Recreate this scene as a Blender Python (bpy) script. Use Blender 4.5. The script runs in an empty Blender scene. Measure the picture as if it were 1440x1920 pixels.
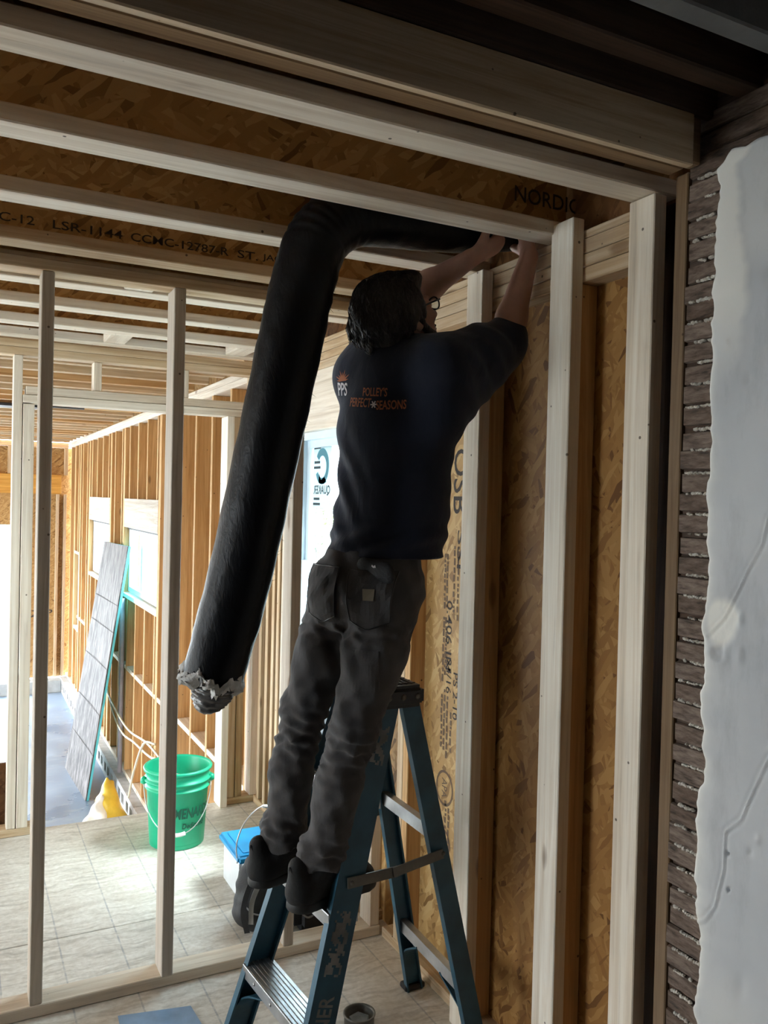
import bpy, bmesh, math, random
import numpy as np
from mathutils import Matrix, Vector

random.seed(7); rng = np.random.default_rng(7)
scene = bpy.context.scene
COL = scene.collection

# ------------------------------------------------------------------ camera
YAW, PITCH, ROLL, CAM_H, FPX = 0.47318, -0.0139, 0.0235, 1.65, 1570.0
fw = Vector((math.sin(YAW)*math.cos(PITCH), math.cos(YAW)*math.cos(PITCH), math.sin(PITCH)))
rt = Vector((math.cos(YAW), -math.sin(YAW), 0)); up = rt.cross(fw)
rt2 = rt*math.cos(ROLL)+up*math.sin(ROLL); up2 = up*math.cos(ROLL)-rt*math.sin(ROLL)
cam = bpy.data.cameras.new('camera'); cam.sensor_fit = 'VERTICAL'; cam.sensor_height = 36
cam.lens = FPX/1920*36; cam.clip_start = .02; cam.clip_end = 200
co = bpy.data.objects.new('camera', cam); COL.objects.link(co)
m = Matrix((rt2, up2, -fw)).transposed().to_4x4(); m.translation = (0, 0, CAM_H); co.matrix_world = m
scene.camera = co

# ------------------------------------------------------------------ sky and exposure
world = bpy.data.worlds.new('overcast_sky'); scene.world = world; world.use_nodes = True
wn = world.node_tree; bg = wn.nodes['Background']
tc = wn.nodes.new('ShaderNodeTexCoord'); sp = wn.nodes.new('ShaderNodeSeparateXYZ')
wn.links.new(tc.outputs['Generated'], sp.inputs[0])
cr = wn.nodes.new('ShaderNodeValToRGB'); wn.links.new(sp.outputs['Z'], cr.inputs[0])
cr.color_ramp.elements[0].position = 0.0; cr.color_ramp.elements[0].color = (.88, .95, 1, 1)
cr.color_ramp.elements[1].position = 1.0; cr.color_ramp.elements[1].color = (.74, .87, 1, 1)
wn.links.new(cr.outputs[0], bg.inputs[0]); bg.inputs[1].default_value = 4.0
sun = bpy.data.lights.new('veiled_sun', 'SUN'); sun.energy = 2.4; sun.angle = math.radians(22); sun.color = (1, .98, .95)
so = bpy.data.objects.new('veiled_sun', sun); COL.objects.link(so); so.rotation_euler = Vector((-.46, .24, -.86)).to_track_quat('-Z', 'Y').to_euler()
vs = scene.view_settings
vs.view_transform = 'Standard'; vs.look = 'None'; vs.gamma = 1; vs.use_curve_mapping = False
vs.exposure = 2.35
scene.cycles.max_bounces = 9; scene.cycles.diffuse_bounces = 6
scene.cycles.sample_clamp_indirect = 6

def portal(name, loc, sx, sy, direction):
    L = bpy.data.lights.new(name, 'AREA'); L.shape = 'RECTANGLE'; L.size = sx; L.size_y = sy
    L.cycles.is_portal = True
    o = bpy.data.objects.new(name, L); COL.objects.link(o); o.location = loc
    o.rotation_euler = Vector(direction).to_track_quat('-Z', 'Y').to_euler()
    o['kind'] = 'helper'

# ------------------------------------------------------------------ material helpers
class NT:
    def __init__(s, name):
        s.m = bpy.data.materials.new(name); s.m.use_nodes = True
        s.t = s.m.node_tree; s.b = s.t.nodes['Principled BSDF']; s.out = s.t.nodes['Material Output']
    def n(s, typ, **kw):
        nd = s.t.nodes.new('ShaderNode'+typ)
        ins = kw.pop('ins', {})
        for k, v in kw.items(): setattr(nd, k, v)
        for k, v in ins.items():
            if isinstance(v, bpy.types.NodeSocket): s.t.links.new(v, nd.inputs[k])
            else: nd.inputs[k].default_value = v
        return nd
    def set(s, k, v):
        if isinstance(v, bpy.types.NodeSocket): s.t.links.new(v, s.b.inputs[k])
        else: s.b.inputs[k].default_value = v
    def ramp(s, fac, stops, interp='LINEAR'):
        r = s.n('ValToRGB', ins={0: fac}); cr = r.color_ramp; cr.interpolation = interp
        while len(cr.elements) < len(stops): cr.elements.new(.5)
        for e, (p, c) in zip(cr.elements, stops):
            e.position = p; e.color = (*c, 1) if len(c) == 3 else c
        return r.outputs[0]
    def mix(s, f, a, b, typ='MIX'):
        x = s.n('MixRGB', blend_type=typ, ins={0: f})
        for i, v in ((1, a), (2, b)):
            if isinstance(v, bpy.types.NodeSocket): s.t.links.new(v, x.inputs[i])
            else: x.inputs[i].default_value = (*v, 1) if len(v) == 3 else v
        return x.outputs[0]
    def math(s, op, a, b=0.0):
        return s.n('Math', operation=op, ins={0: a, 1: b}).outputs[0]
    def coords(s, rand=True):
        c = s.n('TexCoord').outputs['Object']
        if rand:
            r = s.n('ObjectInfo').outputs['Random']
            k = s.math('MULTIPLY', r, 37.0)
            c = s.n('VectorMath', operation='ADD', ins={0: c, 1: k}).outputs[0]
        return c
    def mapping(s, c, scale=(1, 1, 1), rot=(0, 0, 0), loc=(0, 0, 0)):
        return s.n('Mapping', ins={0: c, 'Location': loc, 'Rotation': rot, 'Scale': scale}).outputs[0]
    def noise(s, c, scale, detail=4, rough=.55, dist=0.0):
        return s.n('TexNoise', ins={'Vector': c, 'Scale': scale, 'Detail': detail, 'Roughness': rough, 'Distortion': dist}).outputs[0]
    def bump(s, h, strength=.3, dist=.01):
        s.set('Normal', s.n('Bump', ins={'Strength': strength, 'Distance': dist, 'Height': h}).outputs[0])

def plain(name, col, rough=.6, metal=0.0, bumpscale=None, bumpst=.2, var=.12, spec=.5):
    t = NT(name); c = t.coords(False)
    n = t.noise(c, 9, 5); dark = tuple(x*(1-var*2) for x in col); lite = tuple(min(1, x*(1+var)) for x in col)
    t.set('Base Color', t.ramp(n, [(.3, dark), (.7, lite)])); t.set('Roughness', rough); t.set('Metallic', metal)
    t.set('Specular IOR Level', spec)
    if bumpscale: t.bump(t.noise(c, bumpscale, 5), bumpst, .004)
    return t.m

def lumber(name, axis, light=(.67, .53, .36), dark=(.50, .35, .20), knots=True, grey=.25):
    t = NT(name); c = t.coords()
    L, W = .9, 26
    sc = [W]*3; sc['xyz'.index(axis)] = L
    g = t.noise(t.mapping(c, tuple(sc)), 1.0, 8, .68, .9)
    col = t.ramp(g, [(.25, tuple(v*.72 for v in dark)), (.42, dark), (.6, light), (.8, tuple(min(1, v*1.1) for v in light))])
    sc2 = [75]*3; sc2['xyz'.index(axis)] = 3.5
    g2 = t.noise(t.mapping(c, tuple(sc2)), 1.0, 4, .6, .3)
    col = t.mix(.40, col, t.ramp(g2, [(.28, (.55, .50, .45)), (.44, (1, 1, 1))]), 'MULTIPLY')
    blot = t.noise(c, 2.3, 4)
    col = t.mix(t.ramp(blot, [(.45, (0, 0, 0)), (.75, (grey,)*3)]), col, (.46, .43, .40))
    rnd = t.n('ObjectInfo').outputs['Random']
    col = t.mix(.5, col, t.ramp(rnd, [(0, (.80, .74, .66)), (.5, (.92, .9, .88)), (1, (1, .97, .92))]), 'MULTIPLY')
    if knots:
        ks = [9.5]*3; ks['xyz'.index(axis)] = 3.2
        vo = t.n('TexVoronoi', ins={'Vector': t.mapping(c, tuple(ks)), 'Scale': 1.0}); v = vo.outputs['Distance']; sel = t.math('GREATER_THAN', t.n('SeparateColor', ins={0: vo.outputs['Color']}).outputs[0], .72)
        kc = t.math('MULTIPLY', t.ramp(t.math('ADD', v, t.math('MULTIPLY', t.math('ADD', g, -.5), .12)), [(.0, (1, 1, 1)), (.10, (.8, .8, .8)), (.16, (0, 0, 0))]), sel)
        col = t.mix(t.math('MULTIPLY', kc, .75), col, (.16, .08, .035))
        v2 = t.n('TexVoronoi', ins={'Vector': c, 'Scale': 14.0}).outputs['Distance']
        col = t.mix(t.ramp(v2, [(.0, (.85,)*3), (.045, (.85,)*3), (.06, (0, 0, 0))]), col, (.07, .045, .03))
    t.set('Base Color', col); t.set('Roughness', .72); t.set('Specular IOR Level', .25)
    t.bump(g, .25, .004)
    return t.m

def osb(name, plane, tint=(1, 1, 1), scale=1.0):
    """strand board: three layers of long flakes at different angles"""
    t = NT(name); c = t.coords()
    rot0 = {'x': (0, math.pi/2, 0), 'y': (math.pi/2, 0, 0), 'z': (0, 0, 0)}[plane]
    c = t.mapping(c, rot=rot0)
    c = t.n('VectorMath', operation='ADD', ins={0: c, 1: t.n('VectorMath', operation='SCALE', ins={0: t.n('TexNoise', ins={'Vector': c, 'Scale': 9.0, 'Detail': 2.0}).outputs['Color'], 'Scale': .035}).outputs[0]}).outputs[0]
    h = None; col = None
    P = [(.20, .10, .03), (.36, .20, .07), (.44, .26, .095), (.54, .35, .15)]
    P = [tuple(a*b for a, b in zip(p, tint)) for p in P]
    for i, a in enumerate((.25, 1.2, 2.0, 2.8, .75)):
        cc = t.mapping(t.mapping(c, rot=(0, 0, a)), (13*scale, 58*scale, 30), loc=(i*3.7, i*1.3, 0))
        v = t.n('TexVoronoi', ins={'Vector': cc, 'Scale': 1.0, 'Randomness': 1.0})
        s = t.n('SeparateColor', ins={0: v.outputs['Color']})
        ci = t.ramp(s.outputs[0], [(0, P[0]), (.12, P[1]), (.6, P[2]), (1, P[3])])
        if col is None: col, h = ci, s.outputs[1]
        else:
            f = t.ramp(t.math('ADD', s.outputs[2], 0), [(.52, (0, 0, 0)), (.56, (1, 1, 1))])
            col = t.mix(f, col, ci); h = t.mix(f, h, s.outputs[1])
    big = t.noise(c, 3.0, 3)
    col = t.mix(.35, col, t.ramp(big, [(.3, (.7, .62, .55)), (.7, (1, 1, 1))]), 'MULTIPLY')
    t.set('Base Color', col); t.set('Roughness', .62); t.set('Specular IOR Level', .3); t.bump(h, .35, .002)
    return t.m

M = {}
for ax in 'xyz':
    M['wood_'+ax] = lumber('lumber_'+ax, ax)
    M['pale_'+ax] = lumber('pale_lumber_'+ax, ax, (.84, .77, .66), (.68, .58, .46), True, .3)
    M['post_'+ax] = lumber('post_lumber_'+ax, ax, (.92, .87, .77), (.78, .69, .56), True, .25)
    M['dull_'+ax] = lumber('shade_dimmed_lumber_'+ax, ax, (.58, .53, .46), (.44, .38, .31), True, .3)  # partition studs' shade and far headers' dimming put into the wood colour
    M['tan_'+ax] = lumber('orange_lumber_'+ax, ax, (.66, .43, .21), (.50, .29, .12), True, .05)
    M['osb_'+ax] = osb('strand_board_'+ax, ax)
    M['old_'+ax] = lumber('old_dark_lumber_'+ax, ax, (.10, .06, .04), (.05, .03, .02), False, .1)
M['osb_near'] = osb('orange_strand_board', 'x', (.80, .68, .50)); M['osb_rim'] = osb('shaded_rim_board', 'x', (.45, .34, .28))  # rim board's shade is put into its darker tint
M['osb_print'] = osb('pale_strand_board', 'x', (1.12, 1.2, 1.25))
M['glulam'] = lumber('glued_beam', 'x', (.75, .42, .10), (.6, .30, .06), False, 0)
M['lvl'] = lumber('laminated_beam', 'x', (.38, .26, .15), (.24, .15, .08), False, .1)
M['brown_z'] = lumber('brown_lumber', 'z', (.22, .145, .08), (.14, .085, .045), True, .1)

def floor_osb():
    t = NT('subfloor_board'); c = t.coords(False)
    c2 = t.n('VectorMath', operation='ADD', ins={0: c, 1: t.n('VectorMath', operation='SCALE', ins={0: t.n('TexNoise', ins={'Vector': c, 'Scale': 7.0}).outputs['Color'], 'Scale': .06}).outputs[0]}).outputs[0]
    n = t.noise(t.mapping(c2, (6, 40, 10), (0, 0, .12)), 1.0, 5, .65, .6)
    n2 = t.noise(c2, 60, 4)
    col = t.ramp(n, [(.33, (.52, .49, .44)), (.5, (.71, .68, .62)), (.68, (.82, .80, .75))])
    col = t.mix(.35, col, t.ramp(n2, [(.35, (.55, .5, .42)), (.65, (1, 1, 1))]), 'MULTIPLY')
    # printed guide lines every eight inches
    xs = t.n('SeparateXYZ', ins={0: t.n('TexCoord').outputs['Object']}).outputs[0]
    fr = t.math('FRACT', t.math('DIVIDE', t.math('ADD', xs, -.36+.0035+2.03), .203))
    ln = t.math('LESS_THAN', fr, .030)
    col = t.mix(t.math('MULTIPLY', t.math('MULTIPLY', ln, t.ramp(t.noise(c, 40, 3), [(.3, (.15,)*3), (.6, (1, 1, 1))])), .55), col, (.20, .23, .27))
    # sawdust and muddy scuffs
    d = t.ramp(t.noise(c, 3.2, 5), [(.52, (0, 0, 0)), (.75, (.4, .4, .4))])
    col = t.mix(d, col, (.42, .35, .27))
    t.set('Base Color', col); t.set('Roughness', .55); t.bump(n, .2, .002); return t.m
M['subfloor'] = floor_osb()

def slab_mat():
    t = NT('concrete_slab'); c = t.coords(False)
    n = t.noise(c, 1.3, 6); n2 = t.noise(t.mapping(c, (1, 3, 1)), 5, 5)
    col = t.ramp(n, [(.35, (.15, .22, .32)), (.65, (.27, .34, .43))])
    col = t.mix(t.ramp(n2, [(.55, (0, 0, 0)), (.7, (.5,)*3)]), col, (.34, .40, .44))
    t.set('Base Color', col); t.set('Roughness', t.ramp(n, [(.4, (.25,)*3), (.6, (.5,)*3)])); return t.m
M['slab'] = slab_mat()
M['block'] = plain('concrete_block', (.46, .46, .46), .9, 0, 60, .4)
M['oldgrey'] = plain('grey_old_lumber', (.17, .175, .175), .9, 0, 60, .4)
M['curb'] = plain('concrete_curb', (.40, .42, .42), .9, 0, 60, .4)

def lath_mat():
    t = NT('rough_sawn_lath'); c = t.coords()
    n = t.noise(t.mapping(c, (30, 14, 60), (.9, 0, 0)), 1.6, 5, .65)
    col = t.ramp(n, [(.3, (.05, .037, .03)), (.5, (.17, .13, .105)), (.75, (.30, .25, .215))])
    rnd = t.n('ObjectInfo').outputs['Random']
    col = t.mix(.8, col, t.ramp(rnd, [(0, (.55, .45, .38)), (1, (1, .95, .92))]), 'MULTIPLY')
    t.set('Base Color', col); t.set('Roughness', .9); t.bump(n, .7, .004); return t.m
M['lath'] = lath_mat()
M['key'] = plain('plaster_key', (.60, .56, .50), .9, 0, 90, .6)
def plaster_mat():
    t = NT('old_plaster'); c = t.coords(False)
    at = t.n('Attribute', attribute_name='tone').outputs['Fac']
    n = t.noise(c, 4, 6); n2 = t.noise(t.mapping(c, (1, 1, .5)), 40, 5)
    col = t.ramp(n, [(.35, (.46, .48, .50)), (.65, (.53, .55, .565))])
    col = t.mix(at, col, (.80, .79, .73))
    sc_ = t.noise(t.mapping(c, (1, 1, .35)), 7, 6, .7); col = t.mix(.6, col, t.ramp(sc_, [(.36, (.74, .75, .76)), (.5, (1, 1, 1))]), 'MULTIPLY')
    t.set('Base Color', col); t.set('Roughness', .7); t.bump(n2, .12, .002); return t.m
M['plaster'] = plaster_mat()

def simple(name, col, rough=.5, metal=0.0, **k):
    t = NT(name); t.set('Base Color', (*col, 1)); t.set('Roughness', rough); t.set('Metallic', metal)
    for kk, v in k.items(): t.set(kk.replace('_', ' '), v)
    return t.m
M['ink'] = simple('black_ink', (.035, .025, .02), .8)
M['ink_soft'] = simple('faded_ink', (.13, .08, .045), .8)
M['vinyl'] = plain('white_vinyl', (.62, .74, .82), .35, 0, None, 0, .04)
M['sticker_teal'] = simple('teal_sticker', (.015, .16, .21), .6)
M['sticker_dark'] = simple('dark_sticker', (.008, .022, .027), .7)
def glass_mat():
    t = NT('window_glass'); tr = t.n('BsdfTransparent', ins={0: (.74, .80, .81, 1)}); gl = t.n('BsdfGlossy', ins={0: (1, 1, 1, 1), 'Roughness': .02})
    fc = t.n('LayerWeight', ins={0: .5}).outputs['Facing']; fr = t.math('ADD', t.math('MULTIPLY', t.math('POWER', fc, 5.0), .9), .04); mx = t.n('MixShader', ins={0: fr, 1: tr.outputs[0], 2: gl.outputs[0]})
    t.t.links.new(mx.outputs[0], t.out.inputs[0]); return t.m
M['glass'] = glass_mat()

# ------------------------------------------------------------------ object helpers
WL = {}
def wloc(o): return WL[o.name] if o is not None else np.zeros(3)
def link(name, data, loc, parent=None):
    o = bpy.data.objects.new(name, data); COL.objects.link(o)
    WL[o.name] = np.array(loc, float)
    o.location = Vector(np.array(loc, float)-wloc(parent)); o.parent = parent
    return o
def tag(o, label=None, cat=None, group=None, kind=None):
    if label: o['label'] = label
    if cat: o['category'] = cat
    if group: o['group'] = group
    if kind: o['kind'] = kind
    return o
def empty(name, loc=(0, 0, 0), label=None, cat=None, group=None, kind=None, parent=None):
    return tag(link(name, None, loc, parent), label, cat, group, kind)
def meshobj(name, V, F, mat, parent=None, loc=None, smooth=False):
    V = np.asarray(V, float)
    if loc is None: loc = (V.min(0)+V.max(0))/2
    me = bpy.data.meshes.new(name); me.from_pydata((V-np.array(loc)).tolist(), [], F if isinstance(F, list) else F.tolist()); me.update()
    me.materials.append(mat)
    if smooth: me.polygons.foreach_set('use_smooth', [True]*len(me.polygons))
    return link(name, me, loc, parent)
def bmobj(name, bm, mat, parent=None, loc=(0, 0, 0), smooth=False):
    me = bpy.data.meshes.new(name)
    bmesh.ops.translate(bm, verts=bm.verts, vec=-Vector(loc)); bm.to_mesh(me); bm.free()
    me.materials.append(mat)
    if smooth: me.polygons.foreach_set('use_smooth', [True]*len(me.polygons))
    return link(name, me, loc, parent)
_boxes = {}
def box(name, x0, x1, y0, y1, z0, z1, mat, parent=None, bev=.0025):
    s = (abs(x1-x0), abs(y1-y0), abs(z1-z0)); c = ((x0+x1)/2, (y0+y1)/2, (z0+z1)/2)
    key = (tuple(round(v, 4) for v in s), mat.name, bev)
    me = _boxes.get(key)
    if me is None:
        bm = bmesh.new(); bmesh.ops.create_cube(bm, size=1); bmesh.ops.scale(bm, vec=s, verts=bm.verts)
        if bev and min(s) > bev*3: bmesh.ops.bevel(bm, geom=bm.edges[:], offset=bev, segments=1, affect='EDGES')
        me = bpy.data.meshes.new(name); bm.to_mesh(me); bm.free(); me.materials.append(mat); _boxes[key] = me
    return link(name, me, c, parent)
def nrm(v): v = np.asarray(v, float); return v/np.linalg.norm(v)
def beam_geo(p0, p1, prof, uhint):
    """extrude closed 2D profile (u,v) from p0 to p1"""
    p0, p1 = np.array(p0, float), np.array(p1, float); w = nrm(p1-p0); u = np.array(uhint, float); u = nrm(u-w*(u@w)); v = np.cross(w, u)
    n = len(prof); V = [p+u*a+v*b for p in (p0, p1) for a, b in prof]
    F = [[i, (i+1) % n, n+(i+1) % n, n+i] for i in range(n)]+[list(range(n))[::-1], list(range(n, 2*n))]
    return V, F
def beam(name, p0, p1, prof, uhint, mat, parent=None):
    V, F = beam_geo(p0, p1, prof, uhint); return meshobj(name, V, F, mat, parent)
def rect(a, b): return [(-a/2, -b/2), (a/2, -b/2), (a/2, b/2), (-a/2, b/2)]
def catmull(pts, n=12):
    P = np.array(pts, float); P = np.vstack([2*P[0]-P[1], P, 2*P[-1]-P[-2]]); out = []
    for i in range(1, len(P)-2):
        for t in np.linspace(0, 1, n, endpoint=False):
            out.append(.5*((2*P[i])+(-P[i-1]+P[i+1])*t+(2*P[i-1]-5*P[i]+4*P[i+1]-P[i+2])*t*t+(-P[i-1]+3*P[i]-3*P[i+1]+P[i+2])*t**3))
    out.append(P[-2]); return np.array(out)
def tube_geo(path, rad, ns=12, caps=True, disp=None):
    path = np.array(path, float); n = len(path); rad = np.broadcast_to(np.array(rad, float), (n,))
    T = np.gradient(path, axis=0); T /= np.linalg.norm(T, axis=1)[:, None]
    u = np.cross(T[0], (0, 0, 1)); u = nrm(u) if np.linalg.norm(u) > .1 else nrm(np.cross(T[0], (1, 0, 0)))
    V = []
    for i in range(n):
        u = nrm(u-T[i]*(u@T[i])); v = np.cross(T[i], u)
        for k in range(ns):
            a = 2*math.pi*k/ns; r = rad[i]+(disp(i, k) if disp else 0)
            V.append(path[i]+r*(u*math.cos(a)+v*math.sin(a)))
    F = [[i*ns+k, i*ns+(k+1) % ns, (i+1)*ns+(k+1) % ns, (i+1)*ns+k] for i in range(n-1) for k in range(ns)]
    if caps: F += [list(range(ns))[::-1], list(range((n-1)*ns, n*ns))]
    return V, F
def tube(name, path, rad, mat, parent=None, ns=8, smooth=True):
    V, F = tube_geo(path, rad, ns); return meshobj(name, V, F, mat, parent, smooth=smooth)
def lathe_geo(prof, c, n=32):
    V = []; F = []
    for r, z in prof:
        for k in range(n):
            a = 2*math.pi*k/n; V.append((c[0]+r*math.cos(a), c[1]+r*math.sin(a), c[2]+z))
    for i in range(len(prof)-1):
        for k in range(n): F.append([i*n+k, i*n+(k+1) % n, (i+1)*n+(k+1) % n, (i+1)*n+k])
    return V, F
def join(*geos):
    V, F = [], []
    for v, f in geos:
        o = len(V); V += [tuple(map(float, q)) for q in v]; F += [[i+o for i in q] for q in f]
    return V, F
def boxgeo(x0, x1, y0, y1, z0, z1):
    V = [(x, y, z) for x in (x0, x1) for y in (y0, y1) for z in (z0, z1)]
    return V, [[0, 1, 3, 2], [4, 6, 7, 5], [0, 4, 5, 1], [2, 3, 7, 6], [0, 2, 6, 4], [1, 5, 7, 3]]
def text_geo(body, size=1.0, width=None, shear=0.0, spacing=1.0, bold=.008):
    """flat letter outline, centred, x to the side, y up"""
    cu = bpy.data.curves.new('letters', 'FONT'); cu.body = body; cu.size = 1; cu.shear = shear; cu.space_character = spacing; cu.align_x = 'CENTER'; cu.align_y = 'CENTER'; cu.resolution_u = 3; cu.offset = bold
    o = bpy.data.objects.new('letters', cu); COL.objects.link(o)
    dg = bpy.context.evaluated_depsgraph_get(); dg.update()
    me = o.evaluated_get(dg).to_mesh(); V = np.array([v.co[:2] for v in me.vertices]); F = [list(p.vertices) for p in me.polygons]
    o.evaluated_get(dg).to_mesh_clear(); bpy.data.objects.remove(o); bpy.data.curves.remove(cu)
    V -= (V.max(0)+V.min(0))/2; e = V.max(0)-V.min(0)
    V *= size/e[1]
    if width: V[:, 0] *= width/(e[0]*size/e[1])
    return V, F
def printed(name, body, c, right, upv, h, mat, parent, width=None, spacing=1.0, shear=0.0, bold=.008):
    V, F = text_geo(body, h, width, shear, spacing, bold); r, u = nrm(right), nrm(upv)
    return meshobj(name, [np.array(c)+r*a+u*b for a, b in V], F, mat, parent)

# ================================================================== SETTING
ZJ = 2.375                      # underside of the joists
XW, XO = 1.46, 1.52             # face of wall plates / strand board of the near wall
# ---------------- floors
fl = empty('floor', (0, 0, 0), kind='structure')
for i, (x0, x1, y0, y1) in enumerate([(-3.2, -.80, 1.28, 3.272), (-.797, XO+.02, 1.28, 3.272), (-3.2, -1.62, 3.276, 4.40), (-1.617, XO+.02, 3.276, 4.40)]):
    p = box('floor_panel', x0, x1, y0, y1, -.022, 0, M['subfloor'], None, .0015)
    # panel keeps world aligned coordinates for its printed lines
    me = p.data.copy(); me.transform(Matrix.Translation(p.location)); p.data = me; p.location = (0, 0, 0); p.parent = fl
box('floor_joist_rim', -3.2, XO, 4.362, 4.40, -.30, -.024, M['wood_x'], fl)
fo = box('floor_old', -2.6, 1.6, -2.4, 1.277, -.04, -.002, M['old_x'], None, 0); tag(fo, kind='structure')
fs = box('floor_slab', -5.2, 1.62, 4.402, 13.2, -1.32, -1.20, M['slab'], None, 0); tag(fs, kind='structure')

# ---------------- near side wall with plates, studs, furring posts
wr = empty('wall_right', (XW, 2.0, 0), kind='structure')
def stud(x0, x1, y0, y1, z0, z1, par, kind='wood', ax='z', name='stud'): return box(name, x0, x1, y0, y1, z0, z1, M[kind+'_'+ax], par)
op = box('strand_board', XO, XO+.012, 1.535, 2.345, 0, 2.25, M['osb_near'], wr, 0)
op2 = box('strand_board', XO, XO+.012, 2.348, 2.96, 0, 2.25, M['osb_print'], wr, 0)
for z0, z1, k in ((0, .038, 'wood'), (2.236, 2.274, 'wood'), (2.276, 2.309, 'wood'), (2.311, 2.349, 'wood'), (2.351, 2.372, 'wood')):
    for y0, y1 in ((1.50, 2.63), (2.632, 4.34)) if z0 > 1 else ((1.50, 2.79),):
        box('plate', XW, XW+.09, y0, y1, z0, z1, M['wood_y'], wr)
for y0 in (1.745, 2.16): stud(XW+.001, XO-.001, y0, y0+.05, .039, 2.235, wr, 'tan')
# furring posts in front of the plates
for y0, y1, z1 in ((1.446, 1.528, 2.372), (1.733, 1.804, 2.40), (2.15, 2.238, 2.362)):
    stud(XW-.040, XW-.001, y0, y1 if y1 != 1.804 else 1.822, 0.0, z1, wr, 'post')
stud(XW, XO+.03, 2.617, 2.655, .039, 2.235, wr, 'tan'); stud(XW, XO+.03, 2.657, 2.70, .039, 2.235, wr, 'wood')
# rim board that closes the joist bays
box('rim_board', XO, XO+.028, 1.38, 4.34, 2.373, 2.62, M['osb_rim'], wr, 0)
stud(XW+.03, XO+.02, 2.92, 2.957, .039, 1.965, wr); 
# window bay
WY0, WY1, WZ0, WZ1 = 2.96, 3.86, .70, 1.965
box('header', XW, XO+.03, 2.90, 4.02, WZ1, 2.235, M['pale_y'], wr)
box('window_sill', XW, XO+.04, WY0, WY1, WZ0-.04, WZ0-.001, M['wood_y'], wr)
box('plate', XW, XW+.09, 2.90, 4.33, 0, .038, M['wood_y'], wr)
for y in (3.1, 3.4, 3.65): stud(XW, XO, y, y+.038, .039, WZ0-.041, wr, 'tan')
for y0, k in ((3.864, 'wood'), (3.92, 'pale'), (3.985, 'wood'), (4.06, 'wood'), (4.15, 'wood'), (4.25, 'wood')):
    stud(XW, XO+.03, y0, y0+.038, .039, 1.964 if y0 < 4 else 2.235, wr, k)
box('strand_board', XO+.032, XO+.044, 2.90, 4.40, 0, WZ0-.04, M['osb_x'], wr, 0)
box('strand_board', XO+.032, XO+.044, 3.865, 4.40, WZ0-.039, 2.24, M['osb_x'], wr, 0)

win = empty('window_1', (XO, (WY0+WY1)/2, WZ0), kind='structure')
fx0, fx1 = XO-.02, XO+.05
def wframe(par, x0, x1, y0, y1, z0, z1, t, name='frame'):
    g = join(boxgeo(x0, x1, y0, y0+t, z0, z1), boxgeo(x0, x1, y1-t, y1, z0, z1), boxgeo(x0, x1, y0+t, y1-t, z0, z0+t), boxgeo(x0, x1, y0+t, y1-t, z1-t, z1))
    return meshobj(name, *g, M['vinyl'], par)
wframe(win, fx0, fx1, WY0, WY1, WZ0, WZ1, .035)
zm = 1.325
sa = wframe(win, fx0+.03, fx1-.008, WY0+.035, WY1-.035, zm-.01, WZ1-.035, .035, 'sash')
sb = wframe(win, fx0+.006, fx0+.03, WY0+.035, WY1-.035, WZ0+.035, zm+.025, .04, 'sash')
box('pane', fx0+.048, fx0+.052, WY0+.071, WY1-.071, zm+.026, WZ1-.071, M['glass'], win, 0)
box('pane', fx0+.016, fx0+.020, WY0+.076, WY1-.076, WZ0+.076, zm-.016, M['glass'], win, 0)
# maker's sticker on the pane, seen from its back: ring mark, mirrored name, small print
xs_ = fx0+.046; cy, cz = 3.675, 1.805
ring = []
for k in range(36):
    a = 2*math.pi*k/36+.6
    if k < 31:
        for r in (.072, .040+.008*(k/31)): ring.append((xs_, cy+r*math.cos(a)*1.15, cz+r*math.sin(a)*1.2))
meshobj('sticker_ring', ring, [[2*i, 2*i+1, 2*i+3, 2*i+2] for i in range(30)], M['sticker_teal'], win)
meshobj('sticker_tail', [(xs_, cy+.035, cz-.035), (xs_, cy+.01, cz-.065), (xs_, cy-.03, cz-.05), (xs_, cy-.055, cz-.075), (xs_, cy-.02, cz-.085), (xs_, cy+.04, cz-.08)], [[0, 1, 5], [1, 2, 3, 4], [1, 4, 5]], M['sticker_teal'], win)
def film_mat():
    t = NT('milky_film'); tr = t.n('BsdfTransparent', ins={0: (1, 1, 1, 1)}); tl = t.n('BsdfTranslucent', ins={0: (.36, .39, .39, 1)}); mx = t.n('MixShader', ins={0: .97, 1: tr.outputs[0], 2: tl.outputs[0]})
    t.t.links.new(mx.outputs[0], t.out.inputs[0]); return t.m
box('dimming_film', xs_+.0008, xs_+.0014, cy-.11, cy+.105, cz-.20, cz+.105, film_mat(), win, 0)  # film added behind the print to dim the sky so lettering shows
printed('sticker_lettering', 'QUAKER', (xs_, cy, cz-.115), (0, 1, 0), (0, 0, 1), .050, M['sticker_dark'], win, .20, 1.0, 0.0, .03)
for dz, w in ((-.155, .07), (-.180, .085), (.09, .08), (.02, .07), (-.005, .08)):
    box('sticker_line', xs_-.0006, xs_+.0002, cy+.06-w/2, cy+.06+w/2, cz+dz-.006, cz+dz+.006, M['sticker_dark'], win, 0)

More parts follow.
